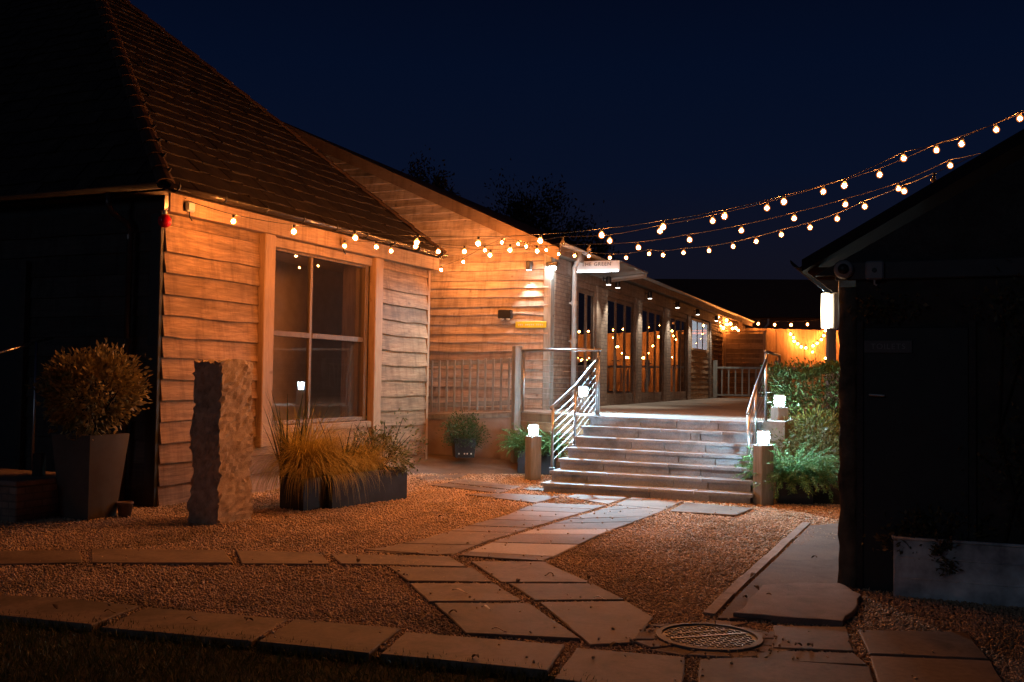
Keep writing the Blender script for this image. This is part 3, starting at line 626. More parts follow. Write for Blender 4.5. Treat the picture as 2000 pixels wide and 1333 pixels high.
# bright floodlight on the gable corner
fl = empty('floodlight', at(GB, -0.10, 0.10, 3.80), GB.rz, 'dazzling white floodlight at the eaves corner of the long barn', 'floodlight')
q = MB(); q.bev((-0.07, -0.12, -0.02), (0.07, 0.12, 0.07), 0.012); q.build('housing', M_BLACKPL, fl)
q = MB(); q.lathe([(0.012,-0.085),(0.05,-0.07),(0.07,-0.035),(0.066,-0.022)], (0,0,0), 16); q.build('lens', E_FLOOD, fl, True)
q = MB(); q.bar((0.0, 0.1, 0.03), (0.12, 0.16, 0.03), 0.03); q.build('bracket', M_BLACKPL, fl)
l = bpy.data.lights.new('flood_beam', 'SPOT'); l.energy = 4600; l.color = (0.44, 0.79, 1.0); l.spot_size = math.radians(56); l.spot_blend = 0.9; l.shadow_soft_size = 0.07
lo = bpy.data.objects.new('flood_beam', l); COL.objects.link(lo); lo.parent = fl; lo.location = (-0.04, -0.06, -0.12)
l2 = bpy.data.lights.new('wall_fill_beam', 'SPOT'); l2.energy = 520; l2.color = (0.52, 0.82, 1.0); l2.spot_size = math.radians(62); l2.spot_blend = 0.9; l2.shadow_soft_size = 0.07  # second beam added to the fixture, whitening the timber barn's right boards
lo2 = bpy.data.objects.new('wall_fill_beam', l2); COL.objects.link(lo2); lo2.parent = fl; lo2.location = (-0.08, -0.02, -0.11)
fw_ = Vector(at(GB, -0.10, 0.10, 3.68)); aim2 = (Vector((-1.95, 17.3, 1.7)) - fw_); aim2.rotate(Matrix.Rotation(-GB.rz, 3, 'Z')); lo2.rotation_euler = aim2.to_track_quat('-Z', 'Y').to_euler(); aim = (Vector((2.3, 15.3, 0.6)) - fw_); aim.rotate(Matrix.Rotation(-GB.rz, 3, 'Z')); lo.rotation_euler = aim.to_track_quat('-Z', 'Y').to_euler()

# ================================================================== TERRACE, STEPS, RAMP
def ln(a, b, t): return a + (b-a)*t
NL = [np.array([ln(.444, 1.25, i/6), ln(14.42, 16.15, i/6), .151*(i+1)]) for i in range(7)]
NR = [np.array([ln(3.236, 3.60, i/6), ln(13.325, 14.72, i/6), .151*(i+1)]) for i in range(7)]
st = empty('stone_steps', (NL[0][0], NL[0][1], 0), 0, 'broad flight of seven grey stone steps rising to the terrace', 'steps')
so = np.array([NL[0][0], NL[0][1], 0.])
for i in range(7):
    l, r = NL[i], NR[i]; ux = (r-l)/np.linalg.norm(r-l); ux[2] = 0; bk = np.array([-ux[1], ux[0], 0])
    zt = l[2]; zb = 0.0 if i == 0 else NL[i-1][2]
    dpt = 0.5 if i < 6 else 0.42
    # tread made of 4 slabs
    q = MB(); cuts = [0, 0.26+random.uniform(-.05,.05), 0.55+random.uniform(-.08,.08), 0.78+random.uniform(-.06,.06), 1.0]; Ln = np.linalg.norm(r-l)
    for k in range(4):
        a = l + ux*Ln*cuts[k] + ux*(0.006 if k else 0); b = l + ux*Ln*cuts[k+1] - ux*(0.006 if k < 3 else 0)
        poly = [tuple((p - so)[:2]) for p in (a, b, b+bk*dpt, a+bk*dpt)]
        q.prism(poly, zt-0.045, zt - random.uniform(0, .003), 0.006)
    q.build('tread', M_STEP, st)
    q = MB(); cuts = [0.0, 0.28+random.uniform(-.1,.1), 0.62+random.uniform(-.12,.1), 0.72+random.uniform(-.04,.1), 1.0]; nb = bk*0.03
    for k in range(4):
        a = l + nb + ux*(0.03 + (Ln-.06)*cuts[k] + (0.006 if k else 0)); b = l + nb + ux*(0.03 + (Ln-.06)*cuts[k+1] - 0.006)
        poly = [tuple((p - so)[:2]) for p in (a, b, b+bk*0.45, a+bk*0.45)]
        q.prism(poly, (zb-0.04 if i else -0.05), zt-0.0465, 0.003)
    q.build('riser', M_STEP, st)
# terrace slab
TL = np.array([0.10, 18.2]); 
c_ = GB.w(0, 0, 0)[:2]
far_s = 24.8
tl2 = np.array([1.31, 16.42]); r6 = NR[6]; l6 = NL[6]
bk6 = np.array([-(r6-l6)[1], (r6-l6)[0]]); bk6 /= np.linalg.norm(bk6)
f0 = l6[:2] + bk6*0.40; f1 = r6[:2] + bk6*0.40
rt = [f1 + np.array([0.30, -0.1]), f1 + np.array([0.30, -0.1]) + E1[:2]*10.0, np.array([24.0, 36.0]), np.array([24.0, 44.0]), GB.w(far_s+4, 0, 0)[:2]]
poly = [tuple(TL), tuple(tl2 - np.array([0.02, 0.0])), tuple(f0), tuple(f1), tuple(rt[0]), tuple(rt[1]), tuple(rt[2]), tuple(rt[3]), tuple(rt[4]), tuple(GB.w(0.0, -0.05, 0)[:2]), tuple(GB.w(-0.06, -0.3, 0)[:2])]
q = MB(); q.prism(poly, -0.1, DK-0.002, 0.004); tag(q.build('terrace', M_TERR, None), kind='structure')
# ramp down to the left, in front of the gable, with its retaining wall
rd = np.array([-0.927, 0.375]); 
def rp(t, z): p = TL + rd*t; return (p[0], p[1], z)
nb = np.array([0.375, 0.927])
rz0, rz1, t1 = DK-0.02, 0.86, 3.4
q = MB(); e = 1.1
pA, pB = TL, TL+rd*t1; pC, pD = pB+nb*e, pA+nb*e
q.add([(*pA, rz0), (*pB, rz1), (*pC, rz1), (*pD, rz0), (*pA, rz0-.1), (*pB, rz1-.1), (*pC, rz1-.1), (*pD, rz0-.1)], [(0,3,2,1),(4,5,6,7),(0,1,5,4),(1,2,6,5),(2,3,7,6),(3,0,4,7)])
tag(q.build('ramp', M_TERR, None), kind='structure')
rw = empty('retaining_wall', (pA[0], pA[1], 0), math.atan2(rd[1], rd[0]), 'stained rendered retaining wall below the picket-railed ramp', 'wall')
q = MB(); q.add([(0,0.01,-0.1),(t1,0.01,-0.1),(t1,0.01,rz1-.105),(0,0.01,rz0-.105),(0,-0.15,-0.1),(t1,-0.15,-0.1),(t1,-0.15,rz1-.105),(0,-0.15,rz0-.105)], [(0,1,2,3),(7,6,5,4),(0,4,5,1),(3,2,6,7),(0,3,7,4),(1,5,6,2)]); q.build('rendered_face', M_RENDER, rw)
q = MB(); q.add([(0,0.05,rz0-.10),(t1,0.05,rz1-.10),(t1,0.05,rz1-.02),(0,0.05,rz0-.02),(0,0.012,rz0-.10),(t1,0.012,rz1-.10),(t1,0.012,rz1-.02),(0,0.012,rz0-.02)], [(0,1,2,3),(7,6,5,4),(0,4,5,1),(3,2,6,7),(0,3,7,4),(1,5,6,2)]); q.build('edge_board', W_GREYX, rw)
# reddish side boarding under the terrace edge, left of the steps
sd = tl2 - TL; sl = np.linalg.norm(sd)
sb = empty('terrace_side', (TL[0], TL[1], 0), math.atan2(sd[1], sd[0]), 'brown boarded side of the terrace left of the steps', 'cladding')
q = MB()
for k in range(7): q.bev((0.1, -0.03, 0.0+0.148*k), (sl, -0.005, 0.142+0.148*k), 0.004)
q.build('boards', W_SCREEN, sb)
# white post at ramp corner
q = MB(); q.bev((-0.075, -0.075, 0.0), (0.075, 0.075, 2.24), 0.012); o = q.build('newel_post', W_GREYV); o.location = (TL[0], TL[1]-0.12, 0); o.rotation_euler = (0, 0, 0.38)
tag(o, 'tall square grey timber post at the corner where the ramp meets the terrace', 'post')
# picket railing on the ramp
rlg = empty('picket_railing', (pA[0], pA[1], 0), math.atan2(rd[1], rd[0]), 'weathered picket railing along the ramp in front of the gable', 'railing')
zr = lambda t: ln(rz0, rz1, t/t1)
for t in np.arange(0.16, 3.3, 0.158):
    q = MB(); j = random.uniform(-.01, .01); q.bev((t-0.022, -0.02, zr(t)+0.04), (t+0.022, 0.0, zr(t)+1.0+j), 0.004); q.build('picket', W_GREYV, rlg)
for h, w in ((0.12, 0.09), (0.90, 0.07)):
    q = MB(); q.add([(0.06,-0.06,zr(0)+h),(t1,-0.06,zr(t1)+h),(t1,-0.021,zr(t1)+h),(0.06,-0.021,zr(0)+h),(0.06,-0.06,zr(0)+h+w),(t1,-0.06,zr(t1)+h+w),(t1,-0.021,zr(t1)+h+w),(0.06,-0.021,zr(0)+h+w)], [(0,3,2,1),(4,5,6,7),(0,1,5,4),(1,2,6,5),(2,3,7,6),(3,0,4,7)]); q.build('rail', W_GREYX, rlg)

# steel rails
def post(q, p, h, r=0.021): q.tube([p, (p[0], p[1], p[2]+h)], r, 12)
def steel(name, label, posts, rail_pts, nw, cat='handrail', wire_h=(0.12, 0.85)):
    base = np.array(posts[0][0]); o = empty(name, tuple(base), 0, label, cat)
    for p, h in posts:
        q = MB(); pp = tuple(np.array(p)-base); post(q, pp, h); po = q.build('post', M_STEEL, o, True)
        q = MB(); q.lathe([(0.045, 0), (0.045, 0.012), (0.025, 0.016)], pp, 14); q.build('base_flange', M_STEEL, po)
    q = MB(); q.tube([tuple(np.array(p)-base) for p in rail_pts], 0.023, 12); q.build('top_rail', M_STEEL, o, True)
    p0, h0 = posts[0]; p1, h1 = posts[-1]
    for k in range(nw):
        t = wire_h[0] + (wire_h[1]-wire_h[0])*k/(nw-1)
        q = MB(); q.tube([tuple(np.array(p) - base + np.array([0,0,t*h])) for p, h in posts], 0.003, 6); q.build('wire', M_STEEL, o)
    return o
gp1 = np.array([1.44, 16.33, DK]); 
steel('guard_rail', 'horizontal steel wire guard rail on the terrace edge left of the steps', [((1.44, 16.45, DK), 1.07), ((0.22, 18.02, DK-.01), 1.10)], [(1.47, 16.40, DK+1.08), (0.16, 18.08, DK+1.10)], 9, 'railing')
steel('handrail', 'sloping steel handrail with wires on the left side of the steps', [((0.632, 15.05, .302), 0.93), ((1.01, 15.75, .604), 0.93), ((1.40, 16.36, DK), 0.93)], [(0.60, 15.0, 1.20), (0.632, 15.05, 1.235), (1.01, 15.75, 1.54), (1.41, 16.36, 1.98)], 7)
steel('handrail', 'sloping steel handrail with wires on the right side of the steps', [((3.32, 13.93, .302), 0.93), ((3.52, 14.35, .67), 0.93), ((3.80, 14.86, DK), 0.93)], [(3.30, 13.89, 1.20), (3.32, 13.93, 1.235), (3.52, 14.35, 1.56), (3.80, 14.86, 1.98)], 7)
steel('guard_rail', 'short steel guard rail at the terrace edge behind the right handrail', [((3.83, 14.98, DK), 1.04), ((4.60, 17.1, DK), 1.04)], [(3.81, 14.95, DK+1.05), (4.63, 17.2, DK+1.05)], 6, 'railing')

# bollard lights
def bollard(loc, rz, zt, label, w=0.20, power=1.0):
    o = empty('bollard_light', loc, rz, label, 'bollard light', 'white-lit timber bollards around the steps'); b = zt - loc[2]
    q = MB(); q.bev((-w/2, -w/2, 0), (w/2, w/2, b-0.19), 0.012); q.build('post', W_GREYV, o)
    q = MB(); q.lathe([(0.085, b-0.19), (0.085, b-0.175)], n=20); q.build('collar', M_PIPEGREY, o)
    q = MB(); q.lathe([(0.055, b-0.174), (0.060, b-0.03), (0.055, b-0.02)], n=20); q.build('lens', E_WHITE, o, True)
    q = MB()
    for k in range(10):
        a = 2*math.pi*k/10; q.bar((0.072*math.cos(a), 0.072*math.sin(a), b-0.175), (0.077*math.cos(a), 0.077*math.sin(a), b-0.02), 0.014)
    q.build('cage', M_PIPEGREY, o)
    q = MB(); q.lathe([(0.084, b-0.019), (0.08, b-0.002), (0.05, b)], n=20); q.build('cap', M_PIPEGREY, o)
bollard((0.37, 16.2, 0), 0.5, 0.91, 'lit timber bollard at the left foot of the steps, before a fern planter')
bollard((1.27, 17.6, DK-.002), 0.4, 1.53, 'short lit bollard on the terrace seen through the left handrail', 0.17)
bollard((3.40, 13.42, 0), 0.4, 1.0, 'lit timber bollard at the right foot of the steps beside the handrail')
bollard((4.20, 15.6, 0.1), 0.4, 1.455, 'lit timber bollard against the hedge, behind the right handrail')

# ================================================================== FAR END: balustrade, screen, fence, pole
b0 = GB.w(17.2, 0.15, 0); bl = empty('timber_balustrade', (b0[0], b0[1], DK), math.atan2(E2[1], E2[0]), 'pale timber balustrade across the far end of the terrace', 'balustrade')
BLn = 14.0
for x in (0, 2.1, 4.25, 6.8, 9.2, 11.6, 14.0): q = MB(); q.bev((x-0.075, -0.075, 0), (x+0.075, 0.075, 1.32), 0.012); q.build('newel', W_GREYV, bl)
for a, b in ((0, 2.1), (2.1, 4.25), (4.25, 6.8), (6.8, 9.2), (9.2, 11.6), (11.6, 14.0)):
    q = MB(); q.bev((a+0.077, -0.05, 1.03), (b-0.077, 0.05, 1.10), 0.008); q.build('top_rail', W_GREYX, bl)
    q = MB(); q.bev((a+0.077, -0.035, 0.08), (b-0.077, 0.035, 0.14), 0.006); q.build('bottom_rail', W_GREYX, bl)
    n = int((b-a)/0.24)
    for k in range(1, n+1):
        x = a + (b-a)*k/(n+1); q = MB(); q.box((x-0.022, -0.022, 0.141), (x+0.022, 0.022, 1.029)); q.build('baluster', W_GREYV, bl)
b1 = GB.w(19.35, 0.06, 0); sc_ = empty('timber_screen', (b1[0], b1[1], DK), math.atan2(E2[1], E2[0]), 'brown screen of horizontal boards beside the end of the long barn', 'screen')
q = MB()
for k in range(13): q.bev((0.02, -0.03, 0.02+0.18*k), (1.45, -0.005, 0.192+0.18*k), 0.005)
q.build('boards', W_SCREEN, sc_)
for x in (0.0, 1.45): q = MB(); q.bev((x, -0.06, 0), (x+0.1, 0.06, 2.42), 0.01); q.build('post', W_OAKV, sc_)
q = MB(); q.bev((0, -0.08, 2.421), (1.55, 0.08, 2.46), 0.008); q.build('capping', W_OAKV, sc_)
fx0 = 9.2; fe = empty('board_fence', (fx0, 42.0, DK), 0, 'tall orange-lit fence of upright boards at the far end of the terrace', 'fence')
q = MB(); x = 0.0
while x < 16.2:
    w = random.uniform(0.13, 0.17); q.bev((x, random.uniform(-.012, .006), 0.05), (x+w-0.006, 0.03, 2.86+random.uniform(-.012,.012)-0.012*x), 0.004); x += w
q.build('boards', W_FENCE, fe)
for h in (0.4, 2.55): q = MB(); q.bev((0, 0.032, h), (16.2, 0.08, h+0.1), 0.006); q.build('rail', W_FENCE, fe)
for x in (0.0, 3.2, 6.4, 9.6, 12.8, 16.0): q = MB(); q.bev((x, 0.082, 0), (x+0.12, 0.2, 2.7), 0.01); q.build('post', W_FENCE, fe)
q = MB(); q.bev((-0.1, -0.06, 0.0), (0.06, 0.06, 3.05), 0.01); o = q.build('festoon_pole', W_OAKV); o.location = (9.05, 39.4, DK); tag(o, 'slim timber pole holding the festoon at the back corner of the long barn', 'pole')
p = dep(1623, 720, 33.0); q = MB(); q.bev((-0.13, -0.13, -0.6), (0.13, 0.13, 1.55), 0.02); o = q.build('timber_pole', W_GREYV); o.location = (p[0], p[1], 2.05); tag(o, 'thick pale grey timber pole rising below the white wall lamp', 'pole')
p = dep(1629, 728, 32.0); ub = empty('utility_box', (p[0], p[1], DK), 0.1, 'pale box with black sloping lid beside the grey pole', 'utility box')
q = MB(); q.bev((-0.25, -0.18, 0.0), (0.25, 0.18, 1.05), 0.02); q.build('body', M_WHITEP, ub)
q = MB(); q.add([(-0.3,-0.24,1.055),(0.3,-0.24,1.055),(0.3,0.22,1.17),(-0.3,0.22,1.17),(-0.3,-0.24,1.10),(0.3,-0.24,1.10),(0.3,0.22,1.22),(-0.3,0.22,1.22)], [(0,3,2,1),(4,5,6,7),(0,1,5,4),(1,2,6,5),(2,3,7,6),(3,0,4,7)]); q.build('lid', M_BLACKPL, ub)
# dark house behind the fence
fh = empty('far_house', (10.0, 60.0, 0), -0.1, 'dark house with a low pitched roof beyond the far fence', 'house')
q = MB(); q.box((-9, 0, 0), (9.0, 8, 5.6)); q.build('wall', plain('far_brown_wall', (0.16,0.11,0.09), 0.9), fh)
q = MB(); q.add([(-9.4,-.5,5.5),(9.4,-.5,5.5),(9.4,4,8.2),(-9.4,4,8.2),(9.4,8.5,5.5),(-9.4,8.5,5.5)], [(0,1,2,3),(3,2,4,5),(1,4,2),(0,3,5),(0,5,4,1)]); q.build('roof', plain('far_dark_roof', (0.07,0.055,0.05), 0.9), fh)
q = MB(); q.tube([(5.3,-0.35,5.4),(5.3,-0.35,5.1),(4.9,-0.1,4.6),(4.9,-0.1,0)], 0.07, 8); q.build('downpipe', M_PIPEGREY, fh)

# ================================================================== RIGHT: TOILET BLOCK
tb = empty('toilet_block', TB.o, TB.rz, 'black-shadowed gabled outbuilding at the right edge', 'outbuilding')
TW = 7.0; TDp = 6.0; te = 2.55; ts = 0.58
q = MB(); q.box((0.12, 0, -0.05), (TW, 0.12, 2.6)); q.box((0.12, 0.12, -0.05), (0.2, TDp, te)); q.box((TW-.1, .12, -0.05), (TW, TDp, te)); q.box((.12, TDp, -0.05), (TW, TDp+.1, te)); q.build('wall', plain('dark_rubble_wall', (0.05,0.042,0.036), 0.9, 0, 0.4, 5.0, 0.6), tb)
def rough_col(q, lo, hi, seg=26, amp=0.012):
    x0,y0,_z0 = lo; x1,y1,_z1 = hi; vs = []
    for i in range(seg+1):
        z = ln(lo[2], hi[2], i/seg)
        for x, y in ((x0,y0),((x0+x1)/2,y0),(x1,y0),(x1,y1),((x0+x1)/2,y1),(x0,y1),(x0,(y0+y1)/2)):
            vs.append((x+random.uniform(-amp,amp), y+random.uniform(-amp,amp), z+random.uniform(-amp,amp)*(0 < i < seg)))
    n = 7; fs = [(i*n+k, i*n+(k+1)%n, (i+1)*n+(k+1)%n, (i+1)*n+k) for i in range(seg) for k in range(n)]
    fs += [tuple(range(n-1,-1,-1)), tuple(range(seg*n, seg*n+n))]; return q.add(vs, fs)
q = MB(); rough_col(q, (-0.005, -0.02, -0.05), (0.125, 0.20, te-0.12)); q.build('corner_quoin', plain('rough_corner_stone', (0.12,0.095,0.065), 0.9, 0, 0.5, 8.0, 0.8), tb, True)  # browner and lighter than the wall next to it
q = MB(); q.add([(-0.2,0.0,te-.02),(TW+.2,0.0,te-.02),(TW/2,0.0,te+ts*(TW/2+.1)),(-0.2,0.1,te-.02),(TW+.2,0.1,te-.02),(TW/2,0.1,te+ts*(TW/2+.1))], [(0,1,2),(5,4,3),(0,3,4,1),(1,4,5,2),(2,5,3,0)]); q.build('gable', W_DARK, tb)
q = MB(); q.bev((-0.04, -0.045, 2.485), (TW, -0.001, 2.63), 0.008); q.build('tie_beam', plain('dim_fascia', (0.05,0.05,0.055), 0.6), tb)
q = MB()
for s in (1, -1):
    xa, xb = (-0.30, TW/2) if s == 1 else (TW+0.30, TW/2); za = te - ts*0.05; zb = te + ts*(TW/2+.25)
    vs = [(x, y, z+d) for y in (-0.06, TDp+0.2) for x, z in ((xa, za), (xb, zb)) for d in (0.04, 0.14)]
    f = [(0,1,3,2),(4,6,7,5),(0,4,5,1),(1,5,7,3),(2,3,7,6),(0,2,6,4)]
    q.add(vs, f if s == 1 else [tuple(reversed(t)) for t in f])
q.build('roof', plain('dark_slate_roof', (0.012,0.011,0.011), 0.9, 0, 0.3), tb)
gutter('gutter', (-0.33, -0.05, 2.66), (-0.33, TDp, 2.66), 0.065, M_GUTTER, tb)
q = MB(); q.add([(-0.40,-0.1,te-0.1),(-0.02,-0.1,te-0.1),(-0.02,-0.1,te-0.42),(-0.06,-0.1,te-0.42),(-0.40,0.0,te-0.1),(-0.02,0.0,te-0.1),(-0.02,0.0,te-0.42),(-0.06,0.0,te-0.42)], [(0,3,2,1),(4,5,6,7),(0,1,5,4),(1,2,6,5),(2,3,7,6),(3,0,4,7)]); q.v = [(x*0.75-0.02, y+0.2, 2.40 + (z-(te-0.42))*0.66) for x, y, z in q.v]; q.build('eaves_bracket', W_TRIM, tb)
q = MB(); q.bev((0.18, -0.03, 0.0), (0.95, -0.002, 2.1), 0.006); dr = q.build('door', M_DARKPAINT, tb)
q = MB(); q.tube([(0.23, -0.03, 1.56), (0.23, -0.075, 1.56), (0.34, -0.075, 1.555)], 0.010, 8); q.build('handle', M_STEEL, dr)
for xx in (0.13, 0.952): q = MB(); q.box((xx, -0.04, 0.0), (xx+0.048, -0.001, 2.15)); q.build('door_frame', W_DARK, dr)
ts_ = empty('toilets_sign', at(TB, 0.365, 0.034, 1.945), TB.rz, 'dim grey sign reading TOILETS on the dark outbuilding', 'sign')
q = MB(); q.bev((-0.18, -0.012, -0.05), (0.18, 0.0, 0.05), 0.003); q.build('board', M_DIMSIGN, ts_)
text_obj('lettering', 'TOILETS', 0.062, plain('sign_letter_pale', (0.24,0.24,0.24), 0.6), ts_, (0, -0.0125, 0), (math.pi/2, 0, 0), 0.001)
cc = empty('security_camera', at(TB, 0.03, 0.047, 2.57), TB.rz, 'round dome security camera at the corner of the dark outbuilding', 'security camera')
q = MB(); q.lathe([(0.078, 0), (0.076, 0.03), (0.06, 0.055)], n=24); q.v = [(x, -z, y) for x, y, z in q.v]; q.build('housing', plain('camera_grey', (0.30,0.29,0.28), 0.4), cc, True)
q = MB(); q.lathe([(0.045, 0.05), (0.04, 0.075), (0.015, 0.088)], n=20); q.v = [(x, -z, y) for x, y, z in q.v]; q.build('dome', M_BLACKPL, cc, True)
ab = empty('alarm_box', at(TB, 0.265, 0.047, 2.555), TB.rz, 'square grey alarm box on the beam right of the security camera', 'alarm box')
q = MB(); q.bev((-0.07, -0.045, -0.075), (0.07, 0.0, 0.075), 0.012); q.build('casing', plain('alarm_grey', (0.22,0.22,0.23), 0.5), ab)
q = MB(); q.lathe([(0.02, 0), (0.018, 0.01)], n=12); q.v = [(x, -0.045-z, y) for x, y, z in q.v]; q.build('emblem', M_BLACKPL, ab)
q = MB(); q.tube([(0, -0.02, -0.075), (0.0, -0.02, -0.11), (0.02, -0.02, -0.12)], 0.008, 6); q.build('conduit', M_PIPEGREY, ab)
# wall lamp on the hidden left side wall
wl = empty('wall_lamp', (2.655, 8.42, 2.26), 0, 'white glowing half-cylinder lamp on the corner of the dark outbuilding', 'wall lamp')
q = MB(); q.lathe([(0.03,-0.148),(0.036,-0.14),(0.039,0.0),(0.036,0.14),(0.03,0.148)], n=20); q.build('diffuser', E_WALL, wl, True)
q = MB(); q.bev((0.05, -0.04, -0.15), (0.10, 0.05, 0.15), 0.008); q.build('back_plate', M_WHITEP, wl)
q = MB(); q.tube([(0.08,-0.02,0.15),(0.07,-0.03,0.22),(0.09,-0.03,0.30)], 0.006, 6); q.tube([(0.1,-0.04,0.3),(0.095,-0.05,0.1),(0.1,-0.04,-0.15)], 0.006, 6); q.build('cable', M_PIPEGREY, wl)

# ================================================================== FESTOON LIGHTS
def bulb_mesh(r):
    q = MB(); q.lathe([(r*0.15,-r),(r*0.6,-r*0.82),(r*0.93,-r*0.35),(r,0.0),(r*0.9,r*0.45),(r*0.62,r*0.85),(r*0.4,r*1.15)], n=12)
    me = bpy.data.meshes.new('bulb'); me.from_pydata(q.v, [], q.f); me.polygons.foreach_set('use_smooth', [True]*len(me.polygons)); return me
def socket_mesh(r):
    q = MB(); q.lathe([(r*0.42,r*1.16),(r*0.5,r*1.3),(r*0.5,r*2.2),(r*0.3,r*2.5)], n=10)
    me = bpy.data.meshes.new('socket'); me.from_pydata(q.v, [], q.f); return me
MESH = {}
def festoon(name, label, bulbs, r=0.04, mat=E_BULB, ends=(), dead=(), group='festoon bulb strings', drop=None):
    """bulbs: world points of bulb centres in order; ends: extra cable points before/after"""
    key = (r, mat.name)
    if key not in MESH:
        a, b = bulb_mesh(r*1.28), socket_mesh(r); a.materials.append(M_HALO); b.materials.append(M_BLACKPL); c = bulb_mesh(r); c.materials.append(M_DEAD); qq = MB(); qq.lathe([(r*.05,-r*.72),(r*.42,-r*.58),(r*.66,-r*.28),(r*.72,0),(r*.66,r*.28),(r*.42,r*.58),(r*.05,r*.72)], n=12); d = bpy.data.meshes.new('filament'); d.from_pydata(qq.v, [], qq.f); d.materials.append(mat); MESH[key] = (a, b, c, d)
    a, b, c, d = MESH[key]; P = [np.array(p) for p in bulbs]; base = P[0]
    o = empty(name, tuple(base), 0, label, 'string lights', group)
    dz = np.array([0, 0, r*2.5])
    path = [np.array(e) for e in ends[0]] if ends and ends[0] else []
    tops = [p + dz for p in P]; full = []
    seq = path + tops + ([np.array(e) for e in ends[1]] if ends and len(ends) > 1 and ends[1] else [])
    for i in range(len(seq)-1):
        for t in np.linspace(0, 1, 5)[:-1]:
            full.append(seq[i]*(1-t) + seq[i+1]*t - np.array([0,0,1])*0.05*np.linalg.norm(seq[i+1]-seq[i])*t*(1-t))
    full.append(seq[-1])
    q = MB(); q.tube([tuple(f - base) for f in full], 0.0042, 6); q.build('cable', M_CABLE, o)
    for i, p in enumerate(P):
        ob = bpy.data.objects.new('bulb', c if i in dead else a); COL.objects.link(ob); ob.parent = o; ob.location = tuple(p - base); ob.rotation_euler = (random.uniform(-.15,.15), random.uniform(-.15,.15), random.uniform(0,6))
        sk = bpy.data.objects.new('socket', b); COL.objects.link(sk); sk.parent = ob
        if i in dead: ob['label'] = 'unlit bulb'
        else: fl_ = bpy.data.objects.new('filament', d); COL.objects.link(fl_); fl_.parent = ob
    return o
M_DEAD = plain('unlit_bulb_glass', (0.25,0.2,0.15), 0.1, 0, 0.1, spec=0.8)
def LY(pts, y0, y1):
    x0, x1 = pts[0][0], pts[-1][0]; return [dep(x, y, ln(y0, y1, (x-x0)/(x1-x0))) for x, y in pts]
sA = [(359,403),(456,433),(574,453),(694,465),(814,474),(934,476),(1055,471),(1175,460),(1295,444),(1415,423),(1531,395),(1649,363),(1765,310),(1878,282),(1992,232),(2110,180)]
pA = LY(sA, 12.35, 12.4)
festoon('festoon_lights', 'longest festoon string, from the timber barn corner right across to the top right corner', pA, 0.034, E_BULB, ([at(LB, 0.1, 0.25, 3.82)], [pA[-1]+np.array([.5,0,.4])]))
sB = [(673,481),(735,483),(812,482),(907,492),(996,489),(1099,474),(1191,471),(1289,452),(1392,432),(1498,407),(1608,375),(1718,342),(1829,294),(1946,254),(2060,205)]
pB = LY(sB, 14.7, 12.6)
festoon('festoon_lights', 'second festoon string just below the longest one, with a dark bulb above the gable corner', pB, 0.034, E_BULBMID, ([at(LB, 3.7, 0.22, 3.75)], [pB[-1]+np.array([.5,0,.3])]), dead=(5,))
sC = [(764,491),(856,492),(957,499),(1049,491),(1150,488),(1247,484),(1347,469),(1448,451),(1551,427),(1651,400),(1755,369),(1856,324)]
pC_ = LY(sC, 15.6, 13.6)
festoon('festoon_lights', 'third festoon string, ending halfway up the dark outbuilding roof on the right', pC_, 0.034, E_BULBMID, ([at(LB, 5.0, 0.22, 3.75)], [dep(1915, 300, 13.4)]), dead=(4,))
sD = [(1067,489),(1091,497),(1122,500),(1150,501),(1191,504),(1223,504),(1268,496),(1295,499),(1335,494),(1385,490),(1432,482),(1477,472),(1526,459),(1582,445),(1635,428),(1689,404),(1766,374),(1823,352)]
pD_ = LY(sD, 18.4, 10.5)
festoon('festoon_lights', 'lowest festoon string of small close-set bulbs, from gable corner to outbuilding roof', pD_, 0.029, E_BULBLOW, ([at(GB, -0.3, 0.3, 4.2)], [dep(1900, 305, 10.2)]), dead=(17,))
sE = [(862,528),(905,512),(947,489),(980,474),(1012,477),(1028,482)]
pE_ = LY(sE, 19.05, 18.1)
festoon('festoon_lights', 'short festoon string climbing across the face of the board gable', pE_, 0.03, E_BULBGAB, ([dep(845, 540, 18.3)], [dep(1060, 484, 18.3)]))
sF = [(1402,620),(1404,630),(1406,637),(1413,641),(1419,626),(1420,634),(1427,633),(1431,642),(1437,641),(1442,646)]
festoon('festoon_lights', 'bunched festoon bulbs heaped against the far end of the long barn', [dep(x, y, 36.0 + 0.25*i) for i, (x, y) in enumerate(sF)], 0.058, E_BULBFAR, ((), [dep(1450, 636, 39.3)]))
sG = [(1450,630),(1481,633),(1513,635),(1545,635),(1577,634),(1609,630),(1641,634),(1673,638),(1705,641),(1737,642),(1769,643),(1801,645),(1833,646),(1865,647),(1897,648),(1929,649),(1961,650),(1993,651)]
festoon('festoon_lights', 'straight row of bulbs along the top of the far fence', [dep(x, y, 41.8) for x, y in sG], 0.06, E_BULBFAR)
sH = [(1544,653),(1550,660),(1551,667),(1558,672),(1565,678),(1574,680),(1588,676),(1596,671),(1604,664),(1609,656),(1612,646)]
festoon('festoon_lights', 'drooping swag of bulbs hung on the face of the far fence', [dep(x, y, 41.7) for x, y in sH], 0.058, E_BULBFAR)
festoon('festoon_lights', 'two blurred low bulbs trailing beneath the swag on the far fence', [dep(1587, 688, 41.75), dep(1612, 700, 41.75)], 0.05, E_BULBFAR)
for k, (xa, za) in enumerate(((13.9, 3.7), (16.9, 3.7), (19.9, 3.6))):
    ps = [np.array([xa + 2.6*t, 41.75, za - 1.5*4*t*(1-t)*0.7 - 0.1]) for t in np.linspace(0, 1, 10)]
    festoon('festoon_lights', ['first', 'second', 'third'][k] + ' swag of bulbs along the far fence behind the dark outbuilding, counted from the left', ps, 0.058, E_BULBFAR)

